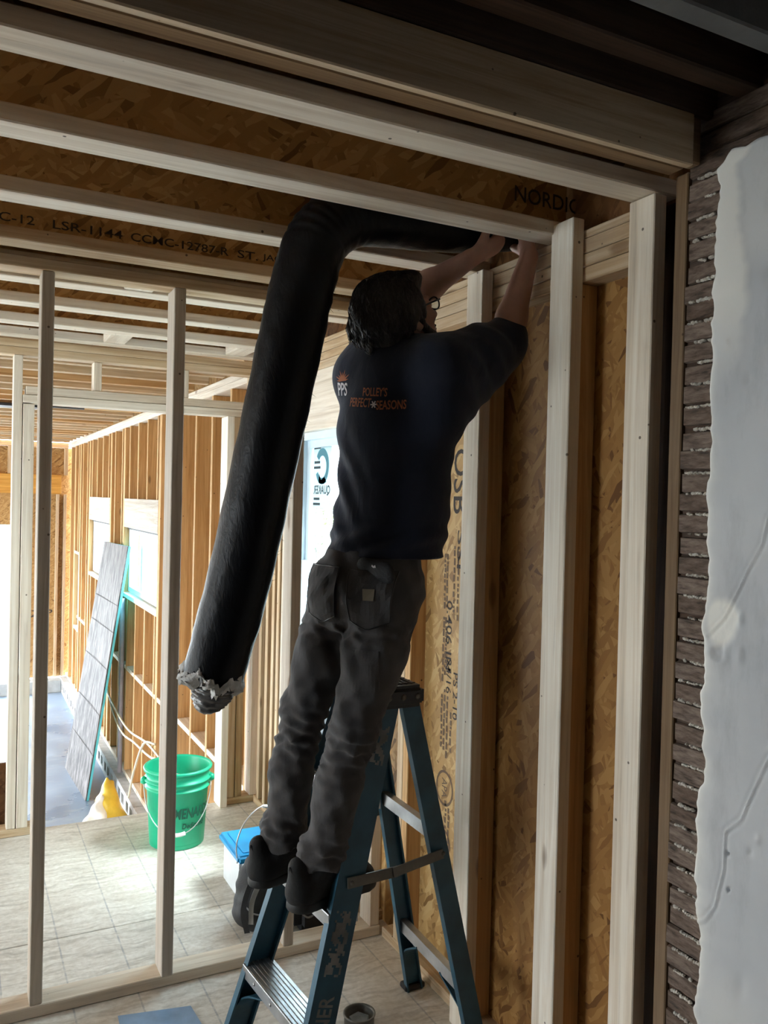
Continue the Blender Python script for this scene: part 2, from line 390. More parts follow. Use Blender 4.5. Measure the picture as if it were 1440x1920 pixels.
# printing on the wall's strand board (letters run downwards)
Rr, Uu = (0, 0, -1), (0, -1, 0); xp = XO-.0008
def wp(body, z, y, h, w=None, mat='ink_soft'): printed('printed_lettering', body, (xp, y, z), Rr, Uu, h, M[mat], op2, w)
wp('OSB', 1.72, 2.405, .085, .22, 'ink'); wp('SSI', 1.49, 2.395, .04, .13, 'ink')
wp('0.406 IN', 1.19, 2.455, .036, .24, 'ink'); wp('PS 2-10', .99, 2.405, .03, .16, 'ink'); wp('24/16', 1.05, 2.45, .032, .12, 'ink')
def scribble(y, z0, z1, h, par, x=xp, gap=.006, mat='ink_soft'):
    z = z1; V = []; F = []
    while z > z0:
        w = random.uniform(.008, .026); o = len(V); y_ = y+random.uniform(-.002, .002)
        V += [(x, y_-h/2, z), (x, y_+h/2, z), (x, y_+h/2, z-w), (x, y_-h/2, z-w)]; F.append([o, o+1, o+2, o+3]); z -= w+gap*random.uniform(.6, 1.6)
    meshobj('printed_line', V, F, M[mat], par)
for y, a, b in ((2.49, 1.30, 1.47), (2.475, 1.28, 1.47), (2.43, 1.28, 1.50), (2.405, 1.26, 1.50), (2.475, 1.06, 1.25), (2.49, 1.05, 1.25), (2.43, .80, .93), (2.455, .78, .98), (2.475, .80, 1.0), (2.492, .80, .98), (2.43, .42, .60), (2.45, .40, .62)):
    scribble(y, a, b, .011, op2)
for zc, r in ((.66, .062), (.47, .05), (2.10, .05)):
    yc = 2.46; g = []
    V = []
    for k in range(28):
        a = 2*math.pi*k/28
        for rr in (r, r-.009): V.append((xp, yc+rr*math.cos(a)*.9, zc+rr*math.sin(a)))
    meshobj('printed_stamp', V, [[2*i, 2*i+1, (2*i+3) % 56, (2*i+2) % 56] for i in range(28)], M['ink_soft'], op2)
    wp('APA', zc, yc, r*.55, r*1.1)

# ---------------- first partition (y = 2.80)
P1 = 2.80
wm = empty('wall_partition', (.8, P1, 0), kind='structure')
box('plate', -3.1, XW-.002, P1, P1+.089, .001, .039, M['pale_x'], wm)
box('plate', -3.1, XW-.042, P1, P1+.089, 2.338, ZJ-.001, M['wood_x'], wm)
for x, k in ((-.165, 'dull'), (.228, 'dull'), (.634, 'dull'), (1.07, 'dull')):
    stud(x, x+.038, P1+(-.012 if x == .634 else .002), P1+.089, .040, 2.337, wm, k)
stud(XW-.046, XW-.006, P1+.002, P1+.089, .040, 2.337, wm, 'pale')
for x in (-.55, -.95, -1.36, -1.76, -2.17, -2.58): stud(x, x+.038, P1+.002, P1+.089, .040, 2.337, wm, 'dull')

# ---------------- second partition with wide doorway (y = 4.33)
P2 = 4.33
w2 = empty('wall_doorway', (.8, P2, 0), kind='structure')
for z0, z1 in ((2.30, 2.337), (2.338, 2.374)): box('plate', -3.1, XW-.002, P2, P2+.089, z0, z1, M['wood_x'], w2)
box('plate', -3.1, .36, P2, P2+.089, .001, .038, M['wood_x'], w2)
box('plate', 1.285, XO+.03, P2, P2+.089, .001, .038, M['wood_x'], w2)
stud(.236, .276, P2+.002, P2+.089, .039, 2.299, w2, 'pale'); stud(.280, .330, P2-.001, P2+.086, .039, 2.07, w2, 'pale')
for x in (-.16, -.57, -.97, -1.38, -1.78, -2.2): stud(x, x+.038, P2, P2+.089, .039, 2.299, w2, 'pale')
box('door_header', .278, 1.395, P2-.004, P2+.085, 2.075, 2.113, M['pale_x'], w2); box('door_header', .290, 1.40, P2, P2+.089, 2.115, 2.155, M['pale_x'], w2)
stud(.598, .636, P2+.01, P2+.089, 2.156, 2.299, w2, 'pale'); stud(1.03, 1.068, P2+.01, P2+.089, 2.156, 2.299, w2, 'pale')
stud(1.268, 1.306, P2-.03, P2+.089, .001, 2.074, w2, 'pale'); stud(1.312, 1.352, P2, P2+.089, .039, 2.074, w2, 'wood'); stud(1.357, 1.395, P2+.002, P2+.089, .039, 2.074, w2, 'wood')
stud(1.405, 1.415, P2+.03, P2+.089, 2.156, 2.299, w2, 'wood'); stud(1.436, 1.476, P2-.004, P2+.085, .039, 2.299, w2, 'pale')

# ---------------- far room: side wall
wf = empty('wall_far_side', (XW, 9, -1.0), kind='structure')
YE = 12.93; XF = 1.60
wins = [(6.86, 8.38, .70, 1.335), (9.24, 10.74, .70, 1.335), (11.66, 12.10, -.15, .83)]
for z0, z1 in ((-1.0, -.962), (ZJ-.078, ZJ-.040), (ZJ-.039, ZJ-.001)):
    for a, b in ((4.43, 7.2), (7.202, 10.1), (10.102, YE)): box('plate', XW, XF, a, b, z0, z1, M['pale_y'], wf)
ys = [4.47+.406*i for i in range(21)]
ZT = ZJ-.079
for y in ys:
    inw = None
    for w in wins:
        if w[0]-.045 < y < w[1]+.01: inw = w
    if inw is None: stud(XW, XF-.001, y, y+.038, -.961, ZT, wf, 'tan')
    else:
        top = inw[3]+.275 if inw[3] > 1 else inw[3]+.04
        if inw[0] < y < inw[1]-.04:
            stud(XW, XF-.001, y, y+.038, top+.001, ZT, wf, 'tan'); stud(XW, XF-.001, y, y+.038, -.961, inw[2]-.041, wf, 'tan')
for w in wins:
    h = .275 if w[3] > 1 else .04
    for ya in (w[0]-.080, w[0]-.040, w[1]+.002, w[1]+.042): stud(XW, XF-.001, ya, ya+.038, -.961, ZT, wf, 'tan')
    box('header', XW-.002, XF-.002, w[0]-.001, w[1]+.001, w[3], w[3]+h, M['dull_y'], wf)
    box('window_sill', XW, XF-.002, w[0], w[1], w[2]-.04, w[2], M['pale_y'], wf)
# blocking between the studs
for a, b in zip(ys[:-1], ys[1:]):
    if not (9.2 < a < 10.75) and not (11.5 < a < 12.2): box('blocking', XW+.001, XF-.002, a+.039, b-.001, -.012, .026, M['pale_y'], wf)
# sheathing
seg = [4.42]+[v for w in wins for v in (w[0], w[1])]+[YE]
for i in range(0, len(seg), 2): box('strand_board', XF, XF+.012, seg[i], seg[i+1], -1.0, 2.62, M['osb_x'], wf, 0)
for w in wins:
    box('strand_board', XF, XF+.012, w[0], w[1], w[3]+.001, 2.62, M['osb_x'], wf, 0); box('strand_board', XF, XF+.012, w[0], w[1], -1.0, w[2]-.001, M['osb_x'], wf, 0)
M['black_strip'] = simple('black_gasket', (.02, .02, .022), .6)
for i, w in enumerate(wins):
    wi = empty('window_%d' % (i+2), (XF, (w[0]+w[1])/2, w[2]), kind='structure')
    wframe(wi, XF-.09, XF-.01, w[0]+.012, w[1]-.004, w[2]+.012, w[3]-.012, .045)
    ym = w[0]+(w[1]-w[0])*.62
    box('mullion', XF-.08, XF-.02, ym-.03, ym+.03, w[2]+.06, w[3]-.06, M['vinyl'], wi)
    box('pane', XF-.05, XF-.046, w[0]+.058, ym-.031, w[2]+.058, w[3]-.058, M['glass'], wi, 0)
    box('pane', XF-.06, XF-.056, ym+.031, w[1]-.05, w[2]+.058, w[3]-.058, M['glass'], wi, 0)
    box('gasket', XF-.10, XF-.088, w[0]+.001, w[0]+.045, w[2]+.01, w[3]-.01, M['black_strip'], wi, 0)
    box('gasket', XF-.10, XF-.088, w[0]+.001, w[1]-.001, w[3]-.022, w[3]-.001, M['black_strip'], wi, 0)
# block course under the wall, cells facing the room
fc = empty('wall_foundation', (1.4, 9, -1.2), kind='structure')
def block_geo(L=.395, D=.17, Hh=.188):
    g = []; x0 = 0
    ys_ = [0, .05, .165, .225, .34, L]
    g.append(boxgeo(.05, D, 0, L, 0, Hh))
    for a, b in ((0, .05), (.165, .225), (.34, L)): g.append(boxgeo(0, .05, a, b, 0, Hh))
    for a, b in ((.05, .165), (.225, .34)): g += [boxgeo(0, .05, a, b, 0, .045), boxgeo(0, .05, a, b, Hh-.05, Hh)]
    return join(*g)
bv, bf = block_geo(); bme = bpy.data.meshes.new('block'); bme.from_pydata(bv, [], bf); bme.materials.append(M['block'])
y = 4.45
while y < YE-.4:
    link('block', bme, (1.385, y, -1.2), fc); y += .402
box('curb', -4.5, 1.38, YE-.22, YE-.02, -1.2, -1.03, M['curb'], fc)

# ---------------- far end wall with wide opening
we = empty('wall_far', (.8, YE, 0), kind='structure')
for a, b in ((.77, 1.19), (1.192, 1.598)): box('strand_board', a, b, YE+.09, YE+.102, -1.03, 2.3, M['osb_y'], we, 0)
box('strand_board', -5.1, .768, YE+.09, YE+.102, 1.175, 2.3, M['osb_y'], we, 0)
box('glued_beam', -5.1, 1.36, YE-.01, YE+.088, 1.63, 1.905, M['glulam'], we)
for z0, z1 in ((2.30, 2.335), (2.337, 2.373)): box('plate', -5.1, XW-.002, YE, YE+.089, z0, z1, M['wood_x'], we)
for x in (1.40, 1.30, .78): stud(x, x+.038, YE+.001, YE+.089, -1.02, 1.628, we, 'wood')
for x in (1.40, 1.05, .65, .25, -.2, -.7): stud(x, x+.05, YE+.001, YE+.089, 1.906, 2.299, we, 'wood')
printed('printed_lettering', 'ZIP', (1.13, YE+.088, -.10), (1, 0, 0), (0, 0, 1), .10, M['ink'], we, .30, shear=.2)
# unseen left side: posts, beam and bays, openings sized to set the daylight
wl = empty('wall_left', (-3.2, 6, 0), kind='structure')
box('post', -2.79, -2.7, 1.28, 2.24, 0, 2.37, M['wood_z'], wl); box('post', -2.79, -2.7, 4.30, 4.43, -1.2, 2.37, M['wood_z'], wl)  # first one widened, unseen, to keep daylight off the studs' near faces
box('header', -2.79, -2.7, 2.25, 4.29, 2.25, 2.37, M['wood_y'], wl)
box('knee_wall', -2.79, -2.7, 2.25, 4.29, -1.2, .01, M['osb_x'], wl, 0)
for y in (6.9, 9.6, 12.8): box('post', -5.29, -5.2, y, y+.12, -1.2, 2.37, M['wood_z'], wl)
box('header', -5.29, -5.2, 6.9, 12.92, 2.0, 2.37, M['wood_y'], wl)
box('bay_light_stop', -5.29, -5.2, 4.43, 6.898, -1.2, 2.37, M['osb_x'], wl, 0)  # unseen bay closed up to cut the light in the far room
box('wall_return', -5.2, -2.8, 4.33, 4.42, -1.2, 2.37, M['osb_y'], wl, 0)

# ---------------- ceiling: I-joists over the room, solid joists beyond
ce = empty('ceiling', (0, 2.5, ZJ), kind='structure')
def ijoist(y0, x0, x1, w=.088, h=.245, xf=None, fk='pale'):
    o = box('joist', x0, x1, y0+w/2-.006, y0+w/2+.006, ZJ+.039, ZJ+h-.039, M['osb_y'], ce, 0)
    box('flange', x0, xf or x1, y0, y0+w, ZJ, ZJ+.038, M[fk+'_x'], o, .003)
    box('flange', x0, xf or x1, y0, y0+w, ZJ+h-.038, ZJ+h, M['wood_x'], o, .003)
    return o
j0 = ijoist(1.445, -3.2, 1.50, .086)
j1 = ijoist(1.812, -3.2, 1.49, .086, xf=1.475)
j2 = ijoist(2.228, -3.2, 1.50, .086); j3 = ijoist(2.64, -3.2, 1.50, .088, fk='wood')
jl = [ijoist(y, -3.2, 1.45) for y in (2.90, 3.09, 3.49, 3.89, 4.22)]
for x, a, b in ((.52, 3.0, 3.08), (.62, 3.99, 4.21), (1.22, 3.99, 4.21)):
    box('squash_block', x, x+.10, a, b, ZJ+.002, ZJ+.10, M['pale_y'], ce)
printed('printed_lettering', 'NORDIC', (1.425, 1.812+.043-.0075, 2.478), (1, 0, 0), (0, 0, 1), .042, M['ink'], j1, .22)
yt = 2.64+.044-.0075
for body, x, z, w in (('CC-12', .13, 2.446, .13), ('LSR-1144', .345, 2.446, .20), ('CCMC-12787-R', .625, 2.446, .31), ('ST.', .845, 2.446, .07), ('JACQUES', .98, 2.446, .17), ('08', 1.15, 2.446, .05)):
    printed('printed_lettering', body, (x, yt, z), (1, 0, 0), (0, 0, 1), .026, M['ink'], j3, w)
y = 4.62; first = True
while y < YE-.1:
    box('joist', -5.1, 1.45, y, y+.060, ZJ, ZJ+.235, M['wood_x'] if random.random() < .6 else M['tan_x'], ce); y += .37
for a, b in ((1.38, 2.6), (2.602, 3.8), (3.802, 5.0), (5.002, 6.2), (6.202, 7.4), (7.402, 8.6), (8.602, 9.8), (9.802, 11), (11.002, 13.1)):
    box('deck_board', -5.3, 1.66, a, b, ZJ+.247, ZJ+.265, M['osb_z'], ce, 0)
# dark strips added below the far joists for a dark roof hole
M['tarp'] = simple('dark_tarp', (.015, .016, .02), .5)
meshobj('hole_strips', *join(boxgeo(-.25, .62, 7.42, 7.62, ZJ-.03, ZJ-.015), boxgeo(.30, .95, 7.40, 7.47, ZJ-.022, ZJ-.008)), M['tarp'], ce)

# ---------------- built-up beam and old house side
be = empty('beam_opening', (0, 1.35, 2.38), kind='structure')
box('beam_ply', -2.6, 1.385, 1.300, 1.321, 2.376, 2.486, M['wood_x'], be, .003)
box('beam_ply', -2.6, 1.43, 1.322, 1.356, 2.394, 2.62, M['lvl'], be, .004)
box('beam_ply', -2.6, 1.44, 1.358, 1.425, 2.401, 2.62, M['lvl'], be, .014)
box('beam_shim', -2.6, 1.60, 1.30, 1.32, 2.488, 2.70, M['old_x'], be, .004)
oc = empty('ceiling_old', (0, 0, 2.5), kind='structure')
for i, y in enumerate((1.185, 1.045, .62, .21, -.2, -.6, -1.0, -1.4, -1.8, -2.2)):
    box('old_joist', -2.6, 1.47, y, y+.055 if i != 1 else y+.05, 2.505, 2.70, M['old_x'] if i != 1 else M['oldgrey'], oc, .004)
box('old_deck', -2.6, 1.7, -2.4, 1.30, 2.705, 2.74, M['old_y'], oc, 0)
tag(box('wall_rear', -2.6, 1.6, -2.5, -2.4, -.04, 2.74, M['old_z'], None, 0), kind='structure')
tag(box('wall_old_side', -2.7, -2.6, -2.5, 1.28, -.04, 2.74, M['old_z'], None, 0), kind='structure')

# lath and plaster wall
wp_ = empty('wall_plaster', (1.44, .8, 0), kind='structure')
XL = 1.438
z = .02; i = 0
M_lath = []
while z < 2.505:
    h = random.uniform(.039, .044); y1 = 1.362+random.uniform(-.006, .004); x = XL+random.uniform(-.002, .002)
    bm = bmesh.new(); n = 10
    # gently uneven strip
    yy = np.linspace(.2, y1, n) if z < 2.36 else np.linspace(.0, y1-(.02 if z > 2.46 else 0), n)
    yy = np.concatenate([yy[:3], np.linspace(yy[3], y1, 10)])
    sk = random.uniform(-.004, .004)
    rows = []
    for q, yv in enumerate(yy):
        t = q/(len(yy)-1); zz = z+sk*t+random.uniform(-.0015, .0015); hh = h+random.uniform(-.0015, .0015)
        rows.append([bm.verts.new((x+random.uniform(-.0008, .0008)+dx, yv, zz+dz*hh)) for dx, dz in ((.008, 0), (0, .06), (0, .94), (.008, 1))])
    for a, b in zip(rows[:-1], rows[1:]):
        for k in range(4): bm.faces.new((a[k], a[(k+1) % 4], b[(k+1) % 4], b[k]))
    bm.faces.new(rows[0]); bm.faces.new(rows[-1][::-1])
    bmesh.ops.recalc_face_normals(bm, faces=bm.faces)
    bmobj('lath', bm, M['lath'], wp_, (x, .8, z+h/2))
    z += h+random.uniform(.0030, .0065); i += 1
LZ = z
# plaster keys squeezed between the lath strips
V = []; F = []
ico = bmesh.new(); bmesh.ops.create_icosphere(ico, subdivisions=1, radius=1); iv = np.array([v.co[:] for v in ico.verts]); iF = [[v.index for v in f.verts] for f in ico.faces]; ico.free()
laths = [o for o in COL.objects if o.name.startswith('lath')]
for o in laths:
    zt = WL[o.name][2]+.0232
    if zt > 2.40: continue
    a = 1.295+random.uniform(-.02, .03); b = 1.352-random.uniform(0, .03)
    yv = a-.03
    while yv < b:
        r = random.uniform(.0028, .0052)
        if random.random() < .82 or yv < 1.29:
            q = iv*np.array([.006, r*1.2, r*.95])*(1+rng.uniform(-.2, .2, (len(iv), 1)))+np.array([XL+.001, yv, zt+random.uniform(-.0015, .0015)])
            o2 = len(V); V += q.tolist(); F += [[k+o2 for k in f] for f in iF]
        yv += r*1.5
keys = meshobj('plaster_keys', V, F, M['key'], wp_); keys['kind'] = 'stuff'
# plaster skin: relief grid with ragged edge, dents, patch and cracks
def vnoise(x, y, s, seed=0):
    xi = x*s; yi = y*s; x0 = np.floor(xi).astype(int); y0 = np.floor(yi).astype(int); fx = xi-x0; fy = yi-y0
    fx = fx*fx*(3-2*fx); fy = fy*fy*(3-2*fy)
    def hsh(a, b): return (np.sin(a*127.1+b*311.7+seed*74.7)*43758.5453) % 1
    return (hsh(x0, y0)*(1-fx)+hsh(x0+1, y0)*fx)*(1-fy)+(hsh(x0, y0+1)*(1-fx)+hsh(x0+1, y0+1)*fx)*fy
ny, nz = 150, 460
zz = np.linspace(.0, 2.40, nz)
edge = 1.274+.016*(vnoise(zz, zz*0, 9, 1)-.5)+.012*(vnoise(zz, zz*0, 28, 2)-.5)+.006*(vnoise(zz, zz*0, 80, 3)-.5)
edge += np.where((zz > .60) & (zz < .78), -.018*np.sin((zz-.60)/.18*math.pi), 0)
edge = np.where(zz > 2.36, edge-(zz-2.36)*.8, edge)
uu = np.concatenate([[0, .0005], np.linspace(.004, .30, 105), np.linspace(.303, 1, ny-107)])
Yg = edge[:, None]-uu[None, :]*(edge[:, None]+.0)
topline = 2.40+.02*(vnoise(Yg, Yg*0, 10, 8)-.5)+.012*(vnoise(Yg, Yg*0, 35, 5)-.5)+np.clip((1.27-Yg)*.06, 0, .03)
Zg = zz[:, None]/2.40*topline
hgt = .0035*(vnoise(Yg, Zg, 3, 4)-.5)+.0012*(vnoise(Yg, Zg, 18, 6)-.5)
tone = np.clip((vnoise(Yg, Zg, 5, 9)-.62)*1.2, 0, .4)
def seg_d(pts):
    d = np.full(Yg.shape, 9.0)
    for (a0, b0), (a1, b1) in zip(pts[:-1], pts[1:]):
        ax, bx = a1-a0, b1-b0; t = np.clip(((Yg-a0)*ax+(Zg-b0)*bx)/(ax*ax+bx*bx), 0, 1)
        d = np.minimum(d, np.hypot(Yg-a0-t*ax, Zg-b0-t*bx))
    return d
for pts in ([(1.09, 1.66), (1.123, 1.634), (1.135, 1.58), (1.165, 1.53), (1.19, 1.48), (1.225, 1.42), (1.27, 1.375)], [(1.04, 1.25), (1.107, 1.159), (1.15, 1.06), (1.165, 1.02), (1.203, .982), (1.205, .90), (1.224, .817), (1.25, .775), (1.272, .761)]):
    d = seg_d(pts); hgt += .0035*np.exp(-(d/.0022)**2)-.002*np.exp(-((d-.005)/.003)**2)
pm = np.clip(1.3-np.hypot((Yg-1.235)/.042, (Zg-1.41)/.05)+.5*(vnoise(Yg, Zg, 30, 11)-.5), 0, .45)/.45
tone = np.maximum(tone, pm*.9); hgt -= .002*pm
pm2 = np.clip(1.2-np.hypot((Yg-1.236)/.030, (Zg-1.345)/.022), 0, 1); hgt += .005*np.sin(pm2*5)*pm2
tp = np.clip((.085+.05*(vnoise(Zg, Zg*0, 12, 15)-.5)-(edge[:, None]-Yg))/.02, 0, 1)*np.clip((Zg-1.9)/.2, 0, 1)
tone = np.maximum(tone, tp*.75); hgt += .0028*tp
rim = np.exp(-(uu*edge[:, None])/(.008+.012*vnoise(Zg, Zg*0, 14, 21))); tone = np.maximum(tone, rim*.9)
for _ in range(26):
    a, b, r = random.uniform(.9, 1.24), random.uniform(.3, 2.35), random.uniform(.004, .014); d = np.hypot(Yg-a, (Zg-b)*random.uniform(.5, 1)); hgt += random.choice((-1, 1, 1))*.004*np.exp(-(d/r)**2)
for a, b in ((1.195, .941), (1.191, .867)): hgt -= .02*(np.hypot(Yg-a, Zg-b) < .0032)
hgt -= np.exp(-uu*edge[:, None]/.006)*.002
Xg = 1.425-hgt
Xg[:, 0] = XL
Xg[-1, :] = XL
V = np.stack([Xg, Yg, Zg], -1).reshape(-1, 3); W_ = Yg.shape[1]
idx = np.arange(nz*W_).reshape(nz, W_)
F = np.stack([idx[:-1, :-1], idx[:-1, 1:], idx[1:, 1:], idx[1:, :-1]], -1).reshape(-1, 4)
pl = meshobj('plaster', V, F, M['plaster'], wp_, (1.43, .6, 1.2), True)
at = pl.data.attributes.new('tone', 'FLOAT', 'POINT'); at.data.foreach_set('value', tone.reshape(-1))
box('wall_core', XL+.012, 1.60, -2.4, 1.365, -.04, 2.72, M['old_y'], wp_, 0)
# end trim next to the lath
box('end_board', XL+.001, XL+.09, 1.366, 1.402, 0, 2.396, M['brown_z'], wp_)
box('end_backing', 1.505, 1.60, 1.404, 1.533, 0, 2.37, M['old_z'], wp_, 0)  # dark filler added to stop light leaking in and keep the gap black

# ---------------- outside
def ground_mat():
    t = NT('pale_gravel'); c = t.coords(False); n = t.noise(c, 1.5, 6); t.set('Base Color', t.ramp(n, [(.4, (.42, .43, .40)), (.6, (.55, .55, .53))])); t.set('Roughness', 1); return t.m
gr = box('ground', -60, 60, -40, 80, -1.6, -1.34, ground_mat(), None, 0); tag(gr, kind='structure')

portal('opening_portal', (-2.82, 3.27, 1.13), 2.04, 2.25, (1, 0, 0))
portal('window_portal', (XO+.07, (WY0+WY1)/2, (WZ0+WZ1)/2), WY1-WY0, WZ1-WZ0, (-1, 0, 0))

# ================================================================== THINGS
# ---------------- volumetric modelling: smooth union of tapered limbs, meshed with surface nets
class Vol:
    def __init__(s, lo, hi, h):
        s.lo = np.array(lo, float); s.h = h; s.n = np.ceil((np.array(hi)-s.lo)/h).astype(int)+1
        s.d = np.full(s.n, 1.0, np.float32)
    def block(s, lo, hi):
        a = np.clip(np.floor((np.array(lo)-s.lo)/s.h).astype(int), 0, s.n-1); b = np.clip(np.ceil((np.array(hi)-s.lo)/s.h).astype(int)+1, 1, s.n)
        sl = tuple(slice(i, j) for i, j in zip(a, b))
        ax = [s.lo[i]+np.arange(a[i], b[i])*s.h for i in range(3)]
        return sl, np.stack(np.meshgrid(*ax, indexing='ij'), -1)
    def put(s, sl, d, k, sub=False):
        A = s.d[sl]
        if sub:
            d = -d; hh = np.clip(.5-.5*(A-d)/k, 0, 1) if k else (A < d).astype(float)
            s.d[sl] = A*(1-hh)+d*hh+(k*hh*(1-hh) if k else 0)
        else:
            hh = np.clip(.5+.5*(A-d)/k, 0, 1); s.d[sl] = A*(1-hh)+d*hh-k*hh*(1-hh)
    def limb(s, a, b, ra, rb, k=.02, flat=None, sub=False):
        a, b = np.array(a, float), np.array(b, float); R = max(ra, rb)+.05+k
        sl, p = s.block(np.minimum(a, b)-R, np.maximum(a, b)+R)
        if p.size == 0: return
        ab = b-a; rel = p-a; t = np.clip(rel@ab/max(ab@ab, 1e-9), 0, 1); q = rel-t[..., None]*ab
        if flat is not None:
            n = nrm(flat[0]); f = flat[1]; q = q+(1/f-1)*(q@n)[..., None]*n
        d = np.linalg.norm(q, axis=-1)-(ra+(rb-ra)*t)
        if flat is not None: d *= .8
        s.put(sl, d, k, sub)
    def ell(s, c, r, R=None, k=.02, sub=False):
        c = np.array(c, float); r = np.array(r, float); m = r.max()+.05+k
        sl, p = s.block(c-m, c+m); q = p-c
        if p.size == 0: return
        if R is not None: q = q@np.array(R)
        l = np.linalg.norm(q/r, axis=-1); g = np.linalg.norm(q/r**2, axis=-1)+1e-9
        s.put(sl, l*(l-1)/g, k, sub)
    def chain(s, pts, rad, k=.02, flat=None):
        for i in range(len(pts)-1): s.limb(pts[i], pts[i+1], rad[i], rad[i+1], k, flat)
    def grid(s):
        ax = [s.lo[i]+np.arange(s.n[i])*s.h for i in range(3)]; return np.meshgrid(*ax, indexing='ij')
    def sample(s, P):
        q = (np.asarray(P)-s.lo)/s.h; i = np.clip(np.floor(q).astype(int), 0, s.n-2); f = q-i; r = 0
        for dx in (0, 1):
            for dy in (0, 1):
                for dz in (0, 1):
                    r = r+s.d[i[:, 0]+dx, i[:, 1]+dy, i[:, 2]+dz]*(f[:, 0] if dx else 1-f[:, 0])*(f[:, 1] if dy else 1-f[:, 1])*(f[:, 2] if dz else 1-f[:, 2])
        return r
    def mesh(s):
        D = s.d; ins = D < 0; nx, ny, nz = s.n-1
        cnt = sum(ins[a:a+nx, b:b+ny, c:c+nz].astype(np.int8) for a in (0, 1) for b in (0, 1) for c in (0, 1))
        act = np.argwhere((cnt > 0) & (cnt < 8)); idx = np.full((nx, ny, nz), -1, int); idx[tuple(act.T)] = np.arange(len(act))
        acc = np.zeros((len(act), 3)); num = np.zeros(len(act))
        cs = [(a, b, c) for a in (0, 1) for b in (0, 1) for c in (0, 1)]
        for u in cs:
            for ax in range(3):
                if u[ax]: continue
                v = list(u); v[ax] = 1
                A = D[act[:, 0]+u[0], act[:, 1]+u[1], act[:, 2]+u[2]]; B = D[act[:, 0]+v[0], act[:, 1]+v[1], act[:, 2]+v[2]]
                c = (A < 0) != (B < 0); t = np.where(c, A/np.where(A == B, 1, A-B), 0)
                pt = np.tile(np.array(u, float), (len(act), 1)); pt[:, ax] = t
                acc[c] += pt[c]; num[c] += 1
        V = s.lo+(act+acc/num[:, None])*s.h
        F = []
        for ax in range(3):
            o = [i for i in range(3) if i != ax]
            sl0 = [slice(None)]*3; sl1 = [slice(None)]*3; sl0[ax] = slice(0, -1); sl1[ax] = slice(1, None)
            a, b = ins[tuple(sl0)], ins[tuple(sl1)]; e = np.argwhere(a != b)
            e = e[(e[:, o[0]] > 0) & (e[:, o[1]] > 0) & (e[:, o[0]] < (s.n-1)[o[0]]) & (e[:, o[1]] < (s.n-1)[o[1]])]
            q = []
            for d0, d1 in ((-1, -1), (0, -1), (0, 0), (-1, 0)):
                t = e.copy(); t[:, o[0]] += d0; t[:, o[1]] += d1; q.append(idx[tuple(t.T)])
            q = np.stack(q, -1); flip = a[tuple(e.T)] if ax != 1 else ~a[tuple(e.T)]
            q[~flip] = q[~flip][:, ::-1]; F.append(q)
        F = np.vstack(F); F = F[(F >= 0).all(1)]
        return V, F
def relax(V, F, it=2):
    E = np.vstack([F[:, [0, 1]], F[:, [1, 2]], F[:, [2, 3]], F[:, [3, 0]]]); E = np.vstack([E, E[:, ::-1]])
    for _ in range(it):
        S = np.zeros_like(V); c = np.zeros(len(V)); np.add.at(S, E[:, 0], V[E[:, 1]]); np.add.at(c, E[:, 0], 1); V = V*.45+.55*S/np.maximum(c, 1)[:, None]
    return V
def volobj(name, vol, mat, parent, it=2):
    V, F = vol.mesh(); V = relax(V, F, it); return meshobj(name, V, F, mat, parent, smooth=True)

# ---------------- materials of the things
M['blue'] = plain('blue_fibreglass', (.022, .095, .15), .42, 0, 50, .15, .22)
M['alu'] = plain('worn_aluminium', (.55, .56, .57), .38, .85, 70, .2, .15)
M['steel'] = plain('dull_steel_bar', (.16, .15, .13), .5, .6, 60, .3, .2)
M['capblack'] = plain('black_plastic', (.012, .012, .014), .45, 0, 80, .25, .3)
M['label_grey'] = plain('scraped_label', (.23, .24, .24), .8, 0, 40, .3, .35)
M['duct'] = None
def duct_mat():
    t = NT('black_duct_jacket'); c = t.coords(False)
    n = t.noise(t.mapping(t.mapping(c, rot=(0, .25, 0)), (1, 1, .35)), 55, 5, .6, 1.2); n2 = t.noise(c, 14, 3)
    t.set('Base Color', t.ramp(n, [(.3, (.003, .003, .004)), (.75, (.007, .008, .010))])); t.set('Roughness', .40); t.set('Specular IOR Level', .18)
    h = t.math('ADD', n, t.math('MULTIPLY', n2, 1.2)); t.bump(h, .35, .005); return t.m
M['duct'] = duct_mat()
M['wool'] = plain('white_insulation', (.72, .72, .70), 1, 0, 120, 1.0, .2)
M['foil'] = plain('crumpled_liner', (.16, .16, .16), .35, .5, 60, .6, .3)
M['green'] = plain('green_plastic', (.015, .50, .27), .38, 0, None, 0, .06)
M['green_dark'] = simple('dark_green_print', (.005, .09, .05), .6)
M['tubwhite'] = plain('milky_plastic', (.68, .72, .74), .4, 0, None, 0, .05)
M['lidblue'] = plain('blue_plastic', (.02, .30, .62), .35, 0, None, 0, .06)
M['bagblack'] = plain('black_nylon', (.012, .012, .014), .7, 0, 200, .5, .3)
M['greyweb'] = plain('grey_webbing', (.28, .28, .28), .8, 0, 150, .4, .2)
M['wire'] = plain('galvanised_wire', (.6, .6, .6), .4, .6)
M['whiteplastic'] = plain('white_plastic', (.8, .8, .8), .5, 0, None, 0, .04)
M['yellow'] = plain('yellow_plastic_bag', (.72, .50, .05), .35, 0, 25, .5, .12)
M['bagwhite'] = plain('white_plastic_bag', (.78, .77, .70), .35, 0, 25, .5, .08)
M['cable'] = plain('cream_cable', (.70, .66, .52), .5)
M['pipe'] = plain('lilac_pipe', (.50, .46, .52), .4)
